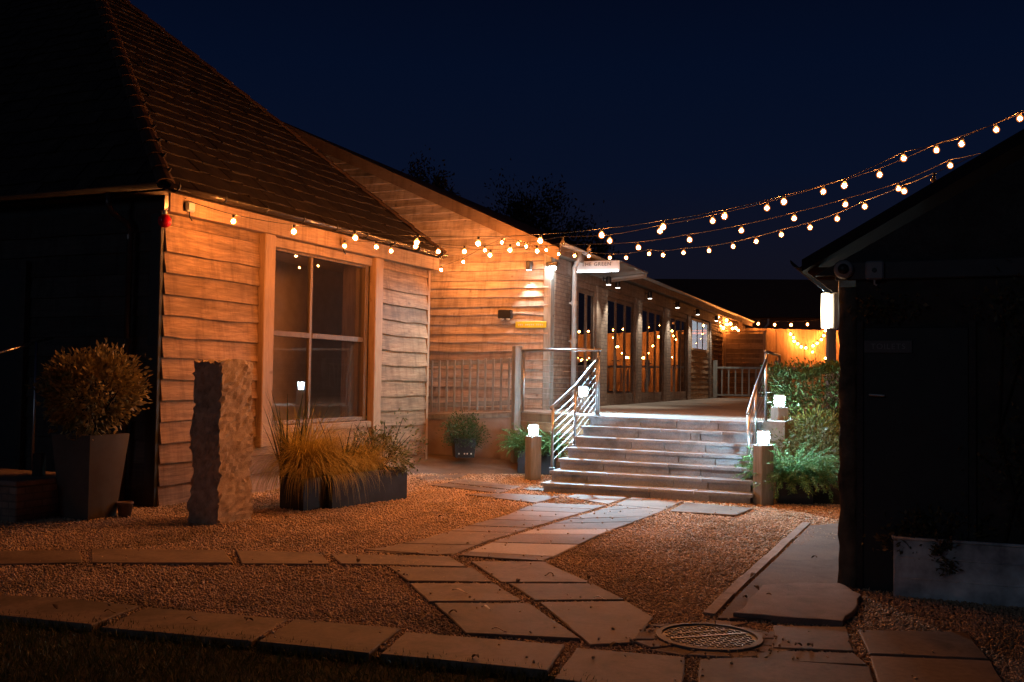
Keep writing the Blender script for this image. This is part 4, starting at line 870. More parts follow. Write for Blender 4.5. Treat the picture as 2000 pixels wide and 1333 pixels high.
# ================================================================== GROUND
def gsheet(name, poly, z, mat, kind='structure'):
    q = MB(); q.add([(x, y, z) for x, y in poly], [tuple(range(len(poly)))]); return tag(q.build(name, mat), kind=kind)
gsheet('ground', [(-400,-200),(400,-200),(400,900),(-400,900)], -0.06, M_SOIL)
gsheet('gravel', [tuple(gz(x, y, 0)[:2]) for x, y in ((-900,1190),(0,1205),(180,1219),(530,1258),(720,1282),(980,1306),(1100,1325),(1300,1372))] + [(2, 3.0), (14, 3.0), (14, 20.0), (-14, 20.0)], 0.0, M_GRAVEL)
def px_poly(pts, f=lambda x, y: (x, y), z=0.02): return [tuple(gz(*f(x, y), z)[:2]) for x, y in pts]
A1 = lambda x, y: (x*0.5, 950+y*0.5)
B1 = lambda x, y: (600+x*0.4, 900+y*0.4)
C1 = lambda x, y: (1200+x*0.4, 950+y*0.4)
D1 = lambda x, y: (780+x*0.19, 900+y*0.19)
slabs = [([(-700,270),(315,250),(325,300),(-700,322)], A1), ([(355,247),(880,252),(912,303),(352,303)], A1), ([(918,253),(1255,262),(1292,306),(940,306)], A1),
 ([(110,460),(700,470),(785,520),(160,506)], B1), ([(272,438),(425,420),(712,458),(640,464)], B1),
 ([(390,520),(815,525),(910,595),(490,592)], B1), ([(495,600),(920,602),(1055,688),(590,692)], B1), ([(615,700),(1085,700),(1340,875),(770,850)], B1),
 ([(795,495),(1160,495),(1380,597),(945,597)], B1), ([(980,605),(1400,605),(1555,685),(1110,688)], B1), ([(1130,695),(1560,690),(1695,768),(1590,895),(1380,905)], B1),
 ([(-900,380),(170,435),(0,490),(-900,420)], A1), ([(185,435),(550,470),(360,545),(-100,500)], A1), ([(575,475),(1130,522),(985,608),(385,553)], A1), ([(1150,522),(1570,560),(1445,660),(1000,612)], A1),
 ([(475,840),(1265,905),(1180,1035),(350,950)], B1), ([(1310,915),(1850,960),(1830,1150),(1200,1070)], B1),
 ([(410,852),(640,840),(1255,888),(1300,1060),(395,1010)], C1), ([(690,822),(770,808),(1175,822),(1245,880),(690,855)], C1), ([(768,685),(1135,692),(1175,812),(770,795)], C1),
 ([(1185,705),(1720,715),(1835,852),(1240,826)], C1), ([(1244,832),(1842,860),(1960,1060),(1310,1050)], C1),
 ([(620,190),(1250,270),(1140,303),(490,226)], D1), ([(470,232),(1130,310),(1010,337),(300,252)], D1), ([(670,350),(1070,342),(1650,375),(1410,440)], D1), ([(160,170),(700,140),(590,188),(290,218)], D1),
 ([(1380,155),(1570,180),(1470,215),(1255,177)], B1), ([(1590,180),(1830,205),(1740,242),(1500,217)], B1), ([(1850,207),(2180,236),(2090,270),(1765,250)], B1), ([(1340,280),(1880,322),(1800,338),(1250,300)], D1)]
pale = []
colL = [(708,1079),(830,1052),(920,1026),(985,1008),(1046,983)]; colM = [(884,1085),(953,1058),(1044,1030),(1096,1015),(1185,989)]; colR = [(1062,1097),(1178,1043),(1280,1006),(1330,983),(1335,981)]
def along(pts, t):
    P = [gz(x, y, 0.02)[:2] for x, y in pts]; L = [0]
    for i in range(len(P)-1): L.append(L[-1] + np.linalg.norm(P[i+1]-P[i]))
    s = t*L[-1]
    for i in range(len(P)-1):
        if s <= L[i+1]+1e-9: return P[i] + (P[i+1]-P[i])*((s-L[i])/(L[i+1]-L[i]))
    return P[-1]
q = MB(); qp = MB(); qr = MB()
SLABPOLY = []
def slab(qq, poly, inset=0.008, z=None, jit=0.005):
    SLABPOLY.append([tuple(map(float, p)) for p in poly])
    c = np.mean(np.array(poly), axis=0); P = []
    for p in poly:
        d = c - np.array(p); P.append(tuple(np.array(p) + d/np.linalg.norm(d)*inset))
    P2 = []
    for i in range(len(P)):                      # slightly uneven hand-cut edges
        a, b = np.array(P[i]), np.array(P[(i+1)%len(P)]); n = max(2, int(np.linalg.norm(b-a)/0.16)); nr = np.array([-(b-a)[1], (b-a)[0]])/np.linalg.norm(b-a)
        for k in range(n): P2.append(tuple(a + (b-a)*k/n + (nr*random.uniform(-jit,jit) if k else 0)))
    z = z or 0.027; sx, sy = random.uniform(-.004,.004), random.uniform(-.004,.004); zz = z+random.uniform(-.003,.004)
    qq.prism(P2, -0.04, lambda x, y: zz + sx*(x-c[0]) + sy*(y-c[1]), 0.006)
for i, (pts, f) in enumerate(slabs): slab(q, px_poly(pts, f))
slab(qr, px_poly([(722,500),(900,488),(1100,492),(1150,520),(1208,548),(1190,600),(1160,640),(1115,684),(900,668),(720,650),(580,640),(640,600)], C1), 0.0, 0.05, 0.02)
# two-column path up to the steps
ts1 = [0, 0.14, 0.235, 0.36, 0.455, 0.59, 0.69, 0.80, 0.90, 1.0]
for k in range(9):
    a, b = ts1[k], ts1[k+1]; slab(q, [along(colL, a), along(colM, a), along(colM, b), along(colL, b)], 0.012)
colM2 = [(x+9, y+1) for x, y in colM]; ts2 = [0, 0.05, 0.20, 0.34, 0.43, 0.56, 0.66, 0.77, 0.88, 1.0]
for k in range(9):
    a, b = ts2[k], ts2[k+1]; slab(qp if k in (1, 3) else q, [along(colM2, a), along(colR, a), along(colR, b), along(colM2, b)], 0.012)
tag(q.build('path', M_SLAB), kind='structure'); 
tag(qp.build('path', M_SLABPALE), kind='structure'); tag(qr.build('pavement', M_RAGSTONE), kind='structure')
# concrete apron on the right + timber edging
ap_ = px_poly([(505,648),(590,548),(668,470),(785,360),(872,275),(955,194),(1100,182),(1140,230),(1130,300),(1118,500),(1150,640),(900,660)], C1, 0.02)
q = MB(); q.prism(ap_, -0.03, 0.026, 0.008); tag(q.build('pavement', M_CONC), kind='structure')
kp = [C1(x, y) for x, y in ((462,640),(560,540),(640,465),(760,355),(850,270),(940,190))]
ke = empty('path_edging', tuple(gz(*kp[0])), 0, 'pale worn edging strip between the gravel and the concrete apron', 'edging')
q = MB(); kb = gz(*kp[0])
for i in range(len(kp)-1): 
    a, b = gz(*kp[i]) - kb, gz(*kp[i+1]) - kb; wdt = 0.085; q.bar(tuple(a + (b-a)*0.01 + np.array([0,0,0.004])), tuple(a + (b-a)*0.985 + np.array([0,0,0.012])), wdt, 0.05)
q.build('strip', mat_stone('worn_pale_edging', ((0.24,0.19,0.15), (0.36,0.29,0.235), (0.46,0.38,0.31)), 3.0, 0.6, 0.85, True, True), ke)
# rubble collar round the manhole
mc = gz(1385, 1252)
q = MB()
for k in range(13):
    a0 = 2*math.pi*k/13 + random.uniform(-.05,.05); a1 = 2*math.pi*(k+0.93)/13; r0 = 0.335; r1 = random.uniform(0.45, 0.62)
    slab(q, [(mc[0]+r0*math.cos(a0), mc[1]+r0*math.sin(a0)), (mc[0]+r1*math.cos(a0), mc[1]+r1*0.8*math.sin(a0)), (mc[0]+r1*math.cos(a1), mc[1]+r1*0.8*math.sin(a1)), (mc[0]+r0*math.cos(a1), mc[1]+r0*math.sin(a1))], 0.004, 0.022)
tag(q.build('pavement', M_RAGSTONE), kind='structure')
mh = empty('manhole_cover', (mc[0], mc[1], 0.0), 0.3, 'round metal tread-plate manhole cover set among the paving at front right', 'manhole cover')
q = MB(); q.lathe([(0.335, -0.03), (0.335, 0.034), (0.30, 0.036), (0.298, 0.02)], n=48); q.build('rim', plain('worn_iron_rim', (0.20,0.18,0.16), 0.7, 0.2), mh)
q = MB(); q.lathe([(0.297, -0.02), (0.297, 0.024)], n=48)
for i in range(-9, 10):
    for j in range(-9, 10):
        x, y = i*0.031, j*0.031
        if x*x + y*y < 0.272**2:
            M = Matrix.Translation((x, y, 0.0241)) @ Matrix.Rotation(0.785 if (i+j) % 2 else -0.785, 4, 'Z'); q.box((-0.015, -0.005, 0), (0.015, 0.005, 0.006), M)
q.build('plate', M_ALU, mh)
q = MB(); q.box((-0.27, -0.012, 0.0305), (0.27, 0.012, 0.034)); q.box((-0.18, 0.10, 0.0305), (0.2, 0.115, 0.034)); q.build('lifting_bar', M_ALU, mh)
# patio behind the barn corner
pt = [(*gz(800, 930)[:2], 0.004), (*gz(1060, 926)[:2], 0.004), (0.75, 17.6, 0.10), (TL[0], TL[1]-.05, 0.16), (pB[0][0] if False else (TL+rd*2.6)[0], (TL+rd*2.6)[1], 0.22)]
q = MB(); q.add(pt, [(0,1,2,3,4)]); tag(q.build('patio', M_PATIO), kind='structure')
# planted bed behind the right planter
q = MB(); bd = [(3.72,13.75,0.003),(5.9,12.9,0.003),(8.5,18.5,0.7),(5.2,18.5,0.6),(4.0,14.95,0.35)]; q.add(bd, [(0,1,2,3,4)]); tag(q.build('soil', M_SOIL), kind='structure')
# gravel stones (real geometry)
def gravel(n):
    y = 5.0 + 12.5*RNG.random(n)**1.15; x = (RNG.random(n)*2-1)*(y*0.56)
    ok = (y < 17) & ~((x < LB.o[0]) & (y > 14)); x, y = x[ok], y[ok]
    lawn_k = x*0.0 + (gz(0, 1212)[1]); n = len(x)
    # keep off the lawn: front-left of the bottom slab row
    p0, p1 = gz(0, 1200)[:2], gz(1000, 1300)[:2]; nx, ny = -(p1-p0)[1], (p1-p0)[0]; ok = ((x-p0[0])*nx + (y-p0[1])*ny) > 0; x, y = x[ok], y[ok]; n = len(x)
    kick = np.zeros(n)
    ex, ey, ez = [], [], []
    for poly in SLABPOLY:                                   # a few stones kicked onto the slabs, mostly near their edges
        for _ in range(4):
            i = random.randrange(len(poly)); a, b = np.array(poly[i]), np.array(poly[(i+1) % len(poly)]); cc = np.mean(np.array(poly), axis=0)
            p = a + (b-a)*random.random(); p = p + (cc-p)*random.random()**2.2*0.6 + (cc-p)*0.06; ex.append(p[0]); ey.append(p[1]); ez.append(0.028)
    x = np.concatenate([x, ex]); y = np.concatenate([y, ey]); kick = np.concatenate([kick, ez]); n = len(x)
    und = 0.006*np.sin(x*2.3+1.1)*np.sin(y*1.9) + 0.004*np.sin(x*5.1)*np.sin(y*4.3+2)
    kick = np.where(kick > 0, kick, np.minimum(und, 0.006))
    r = (0.0065 + 0.0055*RNG.random(n)) * (0.8 + y*0.045)
    base = np.array([(1,0,0),(0,1,0),(-1,0,0),(0,-1,0),(0,0,1),(0,0,-1)], float)
    sc = np.stack([r*(0.9+0.7*RNG.random(n)), r*(0.7+0.4*RNG.random(n)), r*(0.55+0.4*RNG.random(n))], 1)
    v = base[None] * sc[:, None] + RNG.normal(size=(n, 6, 3))*r[:, None, None]*0.18
    a = RNG.random(n)*6.283; t = RNG.normal(size=n)*0.5
    ca, sa, ct, st_ = np.cos(a), np.sin(a), np.cos(t), np.sin(t)
    X, Y, Z = v[..., 0], v[..., 1], v[..., 2]
    X, Z = X*ct[:, None] - Z*st_[:, None], X*st_[:, None] + Z*ct[:, None]
    X, Y = X*ca[:, None] - Y*sa[:, None], X*sa[:, None] + Y*ca[:, None]
    V = np.stack([X + x[:, None], Y + y[:, None], Z + (r*0.35 + 0.002 + kick)[:, None] + RNG.random(n)[:, None]*0.006*(kick < 0.02)[:, None]], -1).reshape(-1, 3)
    tri = np.array([(0,1,4),(1,2,4),(2,3,4),(3,0,4),(1,0,5),(2,1,5),(3,2,5),(0,3,5)])
    Fc = (tri[None] + (np.arange(n)*6)[:, None, None]).reshape(-1, 3)
    return tag(link_mesh('gravel_stones', np_mesh('gravel_stones', V, Fc), M_PEBBLE), 'loose pea gravel covering the courtyard between the slabs', 'gravel', kind='stuff')
gravel(230000)

# ================================================================== PLANTS
def leaf_cloud(pts, dirs, ln_, wd, jit=0.5):
    """pts (n,3) leaf bases, dirs (n,3) outward; returns verts, quads (diamond leaves folded slightly)"""
    n = len(pts); d = dirs + RNG.normal(size=(n, 3))*jit; d /= np.linalg.norm(d, axis=1)[:, None]
    s = np.cross(d, RNG.normal(size=(n, 3))); s /= np.linalg.norm(s, axis=1)[:, None]
    nr = np.cross(d, s); L = (ln_*(0.6+0.8*RNG.random(n)))[:, None]; Wd = (wd*(0.7+0.6*RNG.random(n)))[:, None]
    v = np.stack([pts, pts + d*L*0.5 + s*Wd*0.5 + nr*L*0.08, pts + d*L, pts + d*L*0.5 - s*Wd*0.5 + nr*L*0.08], 1).reshape(-1, 3)
    return v, (np.arange(n)*4)[:, None] + np.arange(4)[None]
def crown(c, rad, n, ln_, wd, clumps=40, spread=0.28, jit=0.6, shell=0.55, flat=None):
    """clumped crown in an ellipsoid"""
    c = np.array(c); rad = np.array(rad)
    u = RNG.normal(size=(clumps, 3)); u /= np.linalg.norm(u, axis=1)[:, None]; rr = shell + (1-shell)*RNG.random(clumps)**0.6
    cc = u*rr[:, None]*(0.86+0.28*RNG.random(clumps))[:, None]
    k = RNG.integers(0, clumps, n); o = RNG.normal(size=(n, 3))*spread*(0.6+0.8*RNG.random(clumps))[k][:, None]
    p = cc[k] + o; d = p/np.maximum(np.linalg.norm(p, axis=1)[:, None], .2) + np.array([0, 0, 0.25])
    P = c + p*rad
    if flat is not None: ok = P[:, 2] > flat; P, d = P[ok], d[ok]
    return leaf_cloud(P, d, ln_, wd, jit)
def cat(*vf):
    V = []; Fs = []; b = 0
    for v, f in vf: V.append(v); Fs.append(f + b); b += len(v)
    return np.concatenate(V), np.concatenate(Fs)
def blades(c, n, L, w, rad, lean=0.6, droop=0.8, seg=6, upk=1.0, dirb=None):
    """arching blades: strips of quads"""
    c = np.array(c); a = RNG.random(n)*6.283; r0 = rad*np.sqrt(RNG.random(n))
    base = c + np.stack([r0*np.cos(a), r0*np.sin(a), 0*a], 1)
    a2 = a + RNG.normal(size=n)*0.7; ll = L*(0.55+0.6*RNG.random(n)); le = lean*(0.25+RNG.random(n)); dr = droop*(0.4+0.9*RNG.random(n))
    h = np.stack([np.cos(a2), np.sin(a2), 0*a], 1); sd = np.stack([-np.sin(a2), np.cos(a2), 0*a], 1)
    V = []; 
    for i in range(seg+1):
        t = i/seg; ang = np.minimum(le + dr*2.5*t**1.4, 2.95); 
        if i == 0: P = base.copy()
        else: P = P + (h*np.sin(ang)[:, None] + np.array([0,0,1])*np.cos(ang)[:, None]*upk)*(ll/seg)[:, None]
        ww = (w*(1-t*0.92))*0.5; V.append(P - sd*ww); V.append(P + sd*ww)
    V = np.stack(V, 1); n_ = 2*(seg+1); V = V.reshape(-1, 3)
    f = np.array([(2*i, 2*i+1, 2*i+3, 2*i+2) for i in range(seg)]); Fs = ((np.arange(n)*n_)[:, None, None] + f[None]).reshape(-1, 4)
    return V, Fs
def fronds(c, n, L, rad, nl=16, ll=0.035, lw=0.010, lean=0.5, droop=0.75):
    """arching stems lined with small leaflets"""
    c = np.array(c); V = []; a = RNG.random(n)*6.283; r0 = rad*np.sqrt(RNG.random(n)); le = lean*(0.1+RNG.random(n)*1.5); dr = droop*(0.5+RNG.random(n)); l_ = L*(0.6+0.6*RNG.random(n))
    P = c + np.stack([r0*np.cos(a), r0*np.sin(a), 0*a], 1); h = np.stack([np.cos(a), np.sin(a), 0*a], 1); sd = np.stack([-np.sin(a), np.cos(a), 0*a], 1)
    bp = []; bd = []
    for i in range(nl):
        t = i/nl; ang = np.minimum(le + dr*1.9*t, 2.7); d = h*np.sin(ang)[:, None] + np.array([0,0,1])*np.cos(ang)[:, None]
        P = P + d*(l_/nl)[:, None]
        for s in (-1, 1, 0.2): bp.append(P.copy()); bd.append(d*0.7 + sd*s*0.8 + RNG.normal(size=P.shape)*0.15)
    return leaf_cloud(np.concatenate(bp), np.concatenate(bd), ll, lw, 0.15)
def leafobj(name, vf, mat, parent, off):
    v, f = vf; return link_mesh(name, np_mesh(name, v - np.array(off), f), mat, parent)

# --- tall tapered planter with round bush
p0 = gz(157, 1018); pc = p0 + E1*0.02 + np.array([-0.02, 0.22, 0])
tp = empty('tall_planter', (pc[0], pc[1], 0), math.atan2(E1[1], E1[0]) , 'tall tapered grey planter by the dark side of the timber barn', 'planter')
q = MB(); b_, t_ = 0.20, 0.29; h_ = 0.95
def frus(q, b, t, h, z0=0.0):
    return q.add([(-b,-b,z0),(b,-b,z0),(b,b,z0),(-b,b,z0),(-t,-t,h),(t,-t,h),(t,t,h),(-t,t,h)], [(0,3,2,1),(4,5,6,7),(0,1,5,4),(1,2,6,5),(2,3,7,6),(3,0,4,7)])
q.add([(-b_,-b_,0),(b_,-b_,0),(b_,b_,0),(-b_,b_,0),(-t_,-t_,h_),(t_,-t_,h_),(t_,t_,h_),(-t_,t_,h_),(-t_+.03,-t_+.03,h_),(t_-.03,-t_+.03,h_),(t_-.03,t_-.03,h_),(-t_+.03,t_-.03,h_),(-t_+.04,-t_+.04,h_-.06),(t_-.04,-t_+.04,h_-.06),(t_-.04,t_-.04,h_-.06),(-t_+.04,t_-.04,h_-.06)],
      [(0,3,2,1),(0,1,5,4),(1,2,6,5),(2,3,7,6),(3,0,4,7),(4,5,9,8),(5,6,10,9),(6,7,11,10),(7,4,8,11),(8,9,13,12),(9,10,14,13),(10,11,15,14),(11,8,12,15)]); q.build('pot', M_TAUPE, tp)
q = MB(); q.box((-t_+.05,-t_+.05,h_-.12),(t_-.05,t_-.05,h_-.059)); q.build('soil', M_SOIL, tp)
bc = np.array([pc[0], pc[1], 1.44]); bo = empty('round_bush', (pc[0], pc[1], 0.9), 0, 'round leafy bush lit gold on one side, growing in the tall tapered planter', 'bush')
leafobj('foliage', cat(crown(bc, (0.44, 0.42, 0.42), 4600, 0.072, 0.034, 80, 0.15, 0.5, 0.6), crown(bc, (0.50, 0.47, 0.47), 1300, 0.066, 0.03, 22, 0.09, 0.5, 0.85)), L_BUSH, bo, (pc[0], pc[1], 0.9))
q = MB(); 
for k in range(7): a = k*0.9; q.tube([(0,0,0),(0.08*math.cos(a),0.08*math.sin(a),0.2),(0.3*math.cos(a),0.3*math.sin(a),0.55)], [0.018,0.014,0.006], 6)
q.build('stems', M_SOIL, bo)
# --- standing stone
s0 = gz(425, 1027); so_ = empty('standing_stone', (s0[0], s0[1], 0), math.atan2(E1[1], E1[0]) - 0.06, 'tall rough granite standing stone in front of the orange-lit barn boards', 'standing stone')
nx_, ny_, nz_ = 10, 14, 46; wx, wy, hz = 0.54, 0.42, 1.80
vs = []; idx = {}
def sv(i, j, k):
    key = (i, j, k)
    if key not in idx:
        x, y, z = wx*i/nx_, wy*j/ny_, hz*k/nz_; tp_ = 1 - 0.06*z/hz; ex = (i in (0, nx_)) + (j in (0, ny_)) + (k == nz_); amp = 0.007 if ex < 2 else 0.010
        tz = 0.0
        if k == nz_: tz = -0.05*abs(i/nx_-.5) + random.uniform(-.02,.02)
        x = wx/2 + (x-wx/2)*tp_*(1+0.05*math.sin(z*7+1)) + 0.03*z/hz; y = wy/2 + (y-wy/2)*tp_*(1+0.05*math.sin(z*9))+ 0.02*z
        idx[key] = len(vs); vs.append((x+random.gauss(0,amp), y+random.gauss(0,amp), max(-0.02, z+random.gauss(0,amp)*0.8 + tz - (0.03 if k == 0 else 0))))
    return idx[key]
fs = []
for k in range(nz_):
    for i in range(nx_): fs += [(sv(i,0,k), sv(i+1,0,k), sv(i+1,0,k+1), sv(i,0,k+1)), (sv(i+1,ny_,k), sv(i,ny_,k), sv(i,ny_,k+1), sv(i+1,ny_,k+1))]
    for j in range(ny_): fs += [(sv(0,j+1,k), sv(0,j,k), sv(0,j,k+1), sv(0,j+1,k+1)), (sv(nx_,j,k), sv(nx_,j+1,k), sv(nx_,j+1,k+1), sv(nx_,j,k+1))]
for i in range(nx_):
    for j in range(ny_): fs.append((sv(i,j,nz_), sv(i+1,j,nz_), sv(i+1,j+1,nz_), sv(i,j+1,nz_)))
q = MB(); q.add(vs, fs); q.build('granite_shaft', M_GRANITE, so_)
# --- slate pot with straw grass + long trough with plants
g0 = gz(648, 995); gt = gz(795, 975); tu = (gt-g0)/np.linalg.norm(gt-g0); tn_ = np.array([-tu[1], tu[0], 0]); rz_t = math.atan2(tu[1], tu[0])
tr = empty('trough_planter', tuple(g0), rz_t, 'long slate-grey trough planter below the barn window', 'planter')
Lt = np.linalg.norm(gt-g0); Ht = 0.42
def trough(o, L, D, Hh, mat, soil=True, w=0.03, lip=0.0):
    q = MB(); q.bev((0,0,0),(L,w,Hh),0.006); q.bev((0,D-w,0),(L,D,Hh),0.006); q.bev((0,w+.001,0),(w,D-w-.001,Hh),0.006); q.bev((L-w,w+.001,0),(L,D-w-.001,Hh),0.006); q.build('body', mat, o)
    if lip: q = MB(); q.tube([(0,0,Hh),(L,0,Hh)], lip, 8); q.tube([(0,D,Hh),(L,D,Hh)], lip, 8); q.tube([(0,0,Hh),(0,D,Hh)], lip, 8); q.tube([(L,0,Hh),(L,D,Hh)], lip, 8); q.build('rolled_rim', mat, o, True)
    q = MB(); q.box((w+.002,w+.002,0.02),(L-w-.002,D-w-.002,Hh-0.06)); q.build('soil', M_SOIL, o)
trough(tr, Lt, 0.42, Ht, M_SLATEGREY)
pg = g0 - tu*0.385 + tn_*0.10; gp_ = empty('square_pot', tuple(pg), rz_t, 'black square pot hidden under the drooping straw grass', 'pot')
trough(gp_, 0.38, 0.42, 0.40, M_BLACKPL)
gc = pg + tu*0.26 + tn_*0.2; gr = empty('straw_grass', (gc[0], gc[1], 0.36), 0, 'golden drooping grass clump spilling over the black square pot', 'grass')
leafobj('blades', cat(blades((gc[0], gc[1], 0.36), 1800, 1.02, 0.012, 0.13, 0.65, 0.92, 10), blades((gc[0], gc[1], 0.38), 700, 0.95, 0.011, 0.13, 0.35, 0.55, 9)), L_STRAW, gr, (gc[0], gc[1], 0.36))
ph = gc + tu*(-0.06) + tn_*0.22; po = empty('spiky_plant', (ph[0], ph[1], 0.3), 0, 'dark upright sword-leaved plant standing behind the golden grass clump', 'plant')
leafobj('blades', blades((ph[0], ph[1], 0.35), 60, 1.05, 0.038, 0.14, 0.30, 0.10, 5), L_SPIKE, po, (ph[0], ph[1], 0.3))
def tp_at(t, d): return g0 + tu*t*Lt + tn_*d
for i, (t, nm, lab) in enumerate(((0.12, 'straw_grass', 'golden grass tuft at the left end of the slate-grey trough'), (0.5, 'straw_grass', 'taller golden grass tuft in the middle of the slate-grey trough'))):
    c = tp_at(t, 0.2); o = empty(nm, (c[0], c[1], 0.36), 0, lab, 'grass'); leafobj('blades', blades((c[0], c[1], 0.36), 800, 0.66+0.12*i, 0.010, 0.14, 0.5, 0.8, 7), L_STRAW, o, (c[0], c[1], 0.36))
c = tp_at(0.32, 0.28); o = empty('spiky_plant', (c[0], c[1], 0.36), 0, 'dark sword-leaved plant rising from the slate-grey trough under the window', 'plant'); leafobj('blades', blades((c[0], c[1], 0.36), 50, 0.85, 0.034, 0.15, 0.6, 0.15, 5), L_SPIKE, o, (c[0], c[1], 0.36))
c = tp_at(0.80, 0.22); o = empty('leafy_shrub', (c[0], c[1], 0.36), 0, 'small pale-leaved shrub at the right end of the slate-grey trough', 'shrub')
leafobj('foliage', cat(crown((c[0], c[1], 0.60), (0.40, 0.34, 0.30), 1700, 0.055, 0.022, 40, 0.2, 0.6, 0.4, 0.36), crown((c[0]+.2, c[1]+.1, 0.80), (0.42, 0.3, 0.34), 240, 0.05, 0.02, 18, 0.15, 0.6, 0.5, 0.36)), L_SHRUB, o, (c[0], c[1], 0.36))
q = MB()
for k in range(9): a = k*0.7; q.tube([(0,0,0),(0.15*math.cos(a),0.12*math.sin(a),0.25),(0.38*math.cos(a),0.28*math.sin(a),0.5+0.03*k)], [0.008,0.006,0.003], 5)
q.build('stems', M_SOIL, o)
# --- small potted shrub at the retaining wall
c = dep(905, 893, 18.05); zc = c[2]; o = empty('plant_pot', (c[0], c[1], zc), 0.2, 'small black square pot with holes against the retaining wall', 'pot')
q = MB(); frus(q, 0.17, 0.20, 0.34); q.build('body', M_BLACKPL, o)
q = MB()
for x in (-0.12, -0.02, 0.03, 0.10): q.box((x, -0.193, 0.06), (x+0.022, -0.176, 0.085))
q.build('pot_marks', M_WHITEP, o)
o = empty('potted_shrub', (c[0], c[1], zc+.3), 0, 'small round green shrub in the black pot by the retaining wall', 'shrub')
leafobj('foliage', crown((c[0], c[1], zc+0.46), (0.36, 0.33, 0.26), 3000, 0.045, 0.02, 50, 0.2, 0.6, 0.5), L_POT, o, (c[0], c[1], zc+.3))
q = MB(); q.tube([(0,0,0),(0,0,0.15)], 0.015, 6); q.build('stem', M_SOIL, o)
# --- fern planters
c = gz(1046, 926); o = empty('fern_planter', (c[0]-0.32, c[1]-0.0, 0), -0.25, 'dark rectangular planter behind the left foot bollard', 'planter'); trough(o, 0.70, 0.40, 0.38, M_SLATEGREY)
cf = np.array([c[0]+0.0, c[1]+0.13, 0.36]); o = empty('fern_plant', tuple(cf), 0, 'bright green feathery plant left of the steps, behind the left foot bollard', 'fern')
leafobj('fronds', cat(fronds(cf, 300, 0.52, 0.22, 18, 0.045, 0.013), fronds(cf + np.array([0.34,-.10,0]), 300, 0.56, 0.16, 18, 0.045, 0.013)), L_FERN, o, cf)
c = gz(1552, 986); o = empty('fern_planter', (c[0]-0.23, c[1], 0), -0.2, 'dark square planter on the pale gravel right of the steps', 'planter'); trough(o, 0.46, 0.44, 0.30, M_SLATEGREY)
cf = np.array([c[0]+0.02, c[1]+0.2, 0.27]); o = empty('fern_plant', tuple(cf), 0, 'bright green feathery plant right of the steps, in front of the hedge', 'fern')
leafobj('fronds', fronds(cf, 460, 0.58, 0.24, 20, 0.045, 0.013, 0.55, 0.8), L_FERN, o, cf)
# --- hedge and underplanting
hc = np.array([5.22, 16.5, 1.05]); o = empty('laurel_hedge', (5.05, 16.4, 0.3), 0, 'dense dark green hedge beside the terrace on the right', 'hedge')
def boxcrown(c, dims, n, ln_, wd, rz):
    u = RNG.random((n, 3))*2-1; ax = RNG.integers(0, 3, n); sgn = np.where(RNG.random(n) < .5, -1, 1.0)
    k = RNG.random(n) < 0.75; u[np.arange(n)[k], ax[k]] = sgn[k]*(0.86+0.2*RNG.random(k.sum()))
    u *= (1 + 0.10*np.sin(u[:, [1, 2, 0]]*5+1))
    d = u/np.linalg.norm(u, axis=1)[:, None] + np.array([0,0,.3]); P = u*np.array(dims)
    ca, sa = math.cos(rz), math.sin(rz); P = np.stack([P[:,0]*ca-P[:,1]*sa, P[:,0]*sa+P[:,1]*ca, P[:,2]], 1)
    d = np.stack([d[:,0]*ca-d[:,1]*sa, d[:,0]*sa+d[:,1]*ca, d[:,2]], 1)
    return leaf_cloud(P + np.array(c), d, ln_, wd, 0.7)
leafobj('foliage', cat(boxcrown(hc, (0.85, 0.55, 0.80), 9000, 0.075, 0.03, -0.2), crown(hc+np.array([.1,0,.45]), (1.0,.6,.45), 2600, 0.07, 0.028, 60, .12, .7, .8)), L_LAUREL, o, (5.05, 16.4, 0.3))
q = MB()
for k in range(8): a = k*0.8; q.tube([(0.4*math.cos(a),0.25*math.sin(a),-0.2),(0.5*math.cos(a),0.3*math.sin(a),0.6),(0.7*math.cos(a*1.3),0.4*math.sin(a),1.2)], [0.03,0.02,0.008], 6)
q.build('stems', M_SOIL, o)
c = np.array([4.75, 15.35, 0.75]); o = empty('bamboo_shrub', (4.75, 15.35, 0.35), 0, 'yellow-green narrow-leaved shrub in front of the hedge', 'shrub')
leafobj('foliage', cat(crown(c + np.array([0,0,.1]), (0.36,0.3,0.38), 700, 0.12, 0.022, 26, .22, .6, .3), blades((4.75,15.35,.35), 60, 0.8, 0.012, .15, .3, .4)), L_BAMBOO, o, (4.75, 15.35, 0.35))
c = np.array([4.45, 14.55, 0.42]); o = empty('low_shrub', (4.45, 14.55, 0.15), 0, 'sprawling olive-brown undergrowth between the fern and the outbuilding', 'shrub')
leafobj('foliage', cat(crown(c, (0.62,0.5,0.42), 3200, 0.06, 0.02, 60, .2, .7, .4, .02), crown(c+np.array([.05,.5,.3]), (0.6,0.4,0.35), 1800, 0.06, 0.02, 40, .2, .7, .4, .02)), L_SHRUB, o, (4.45, 14.55, 0.15))
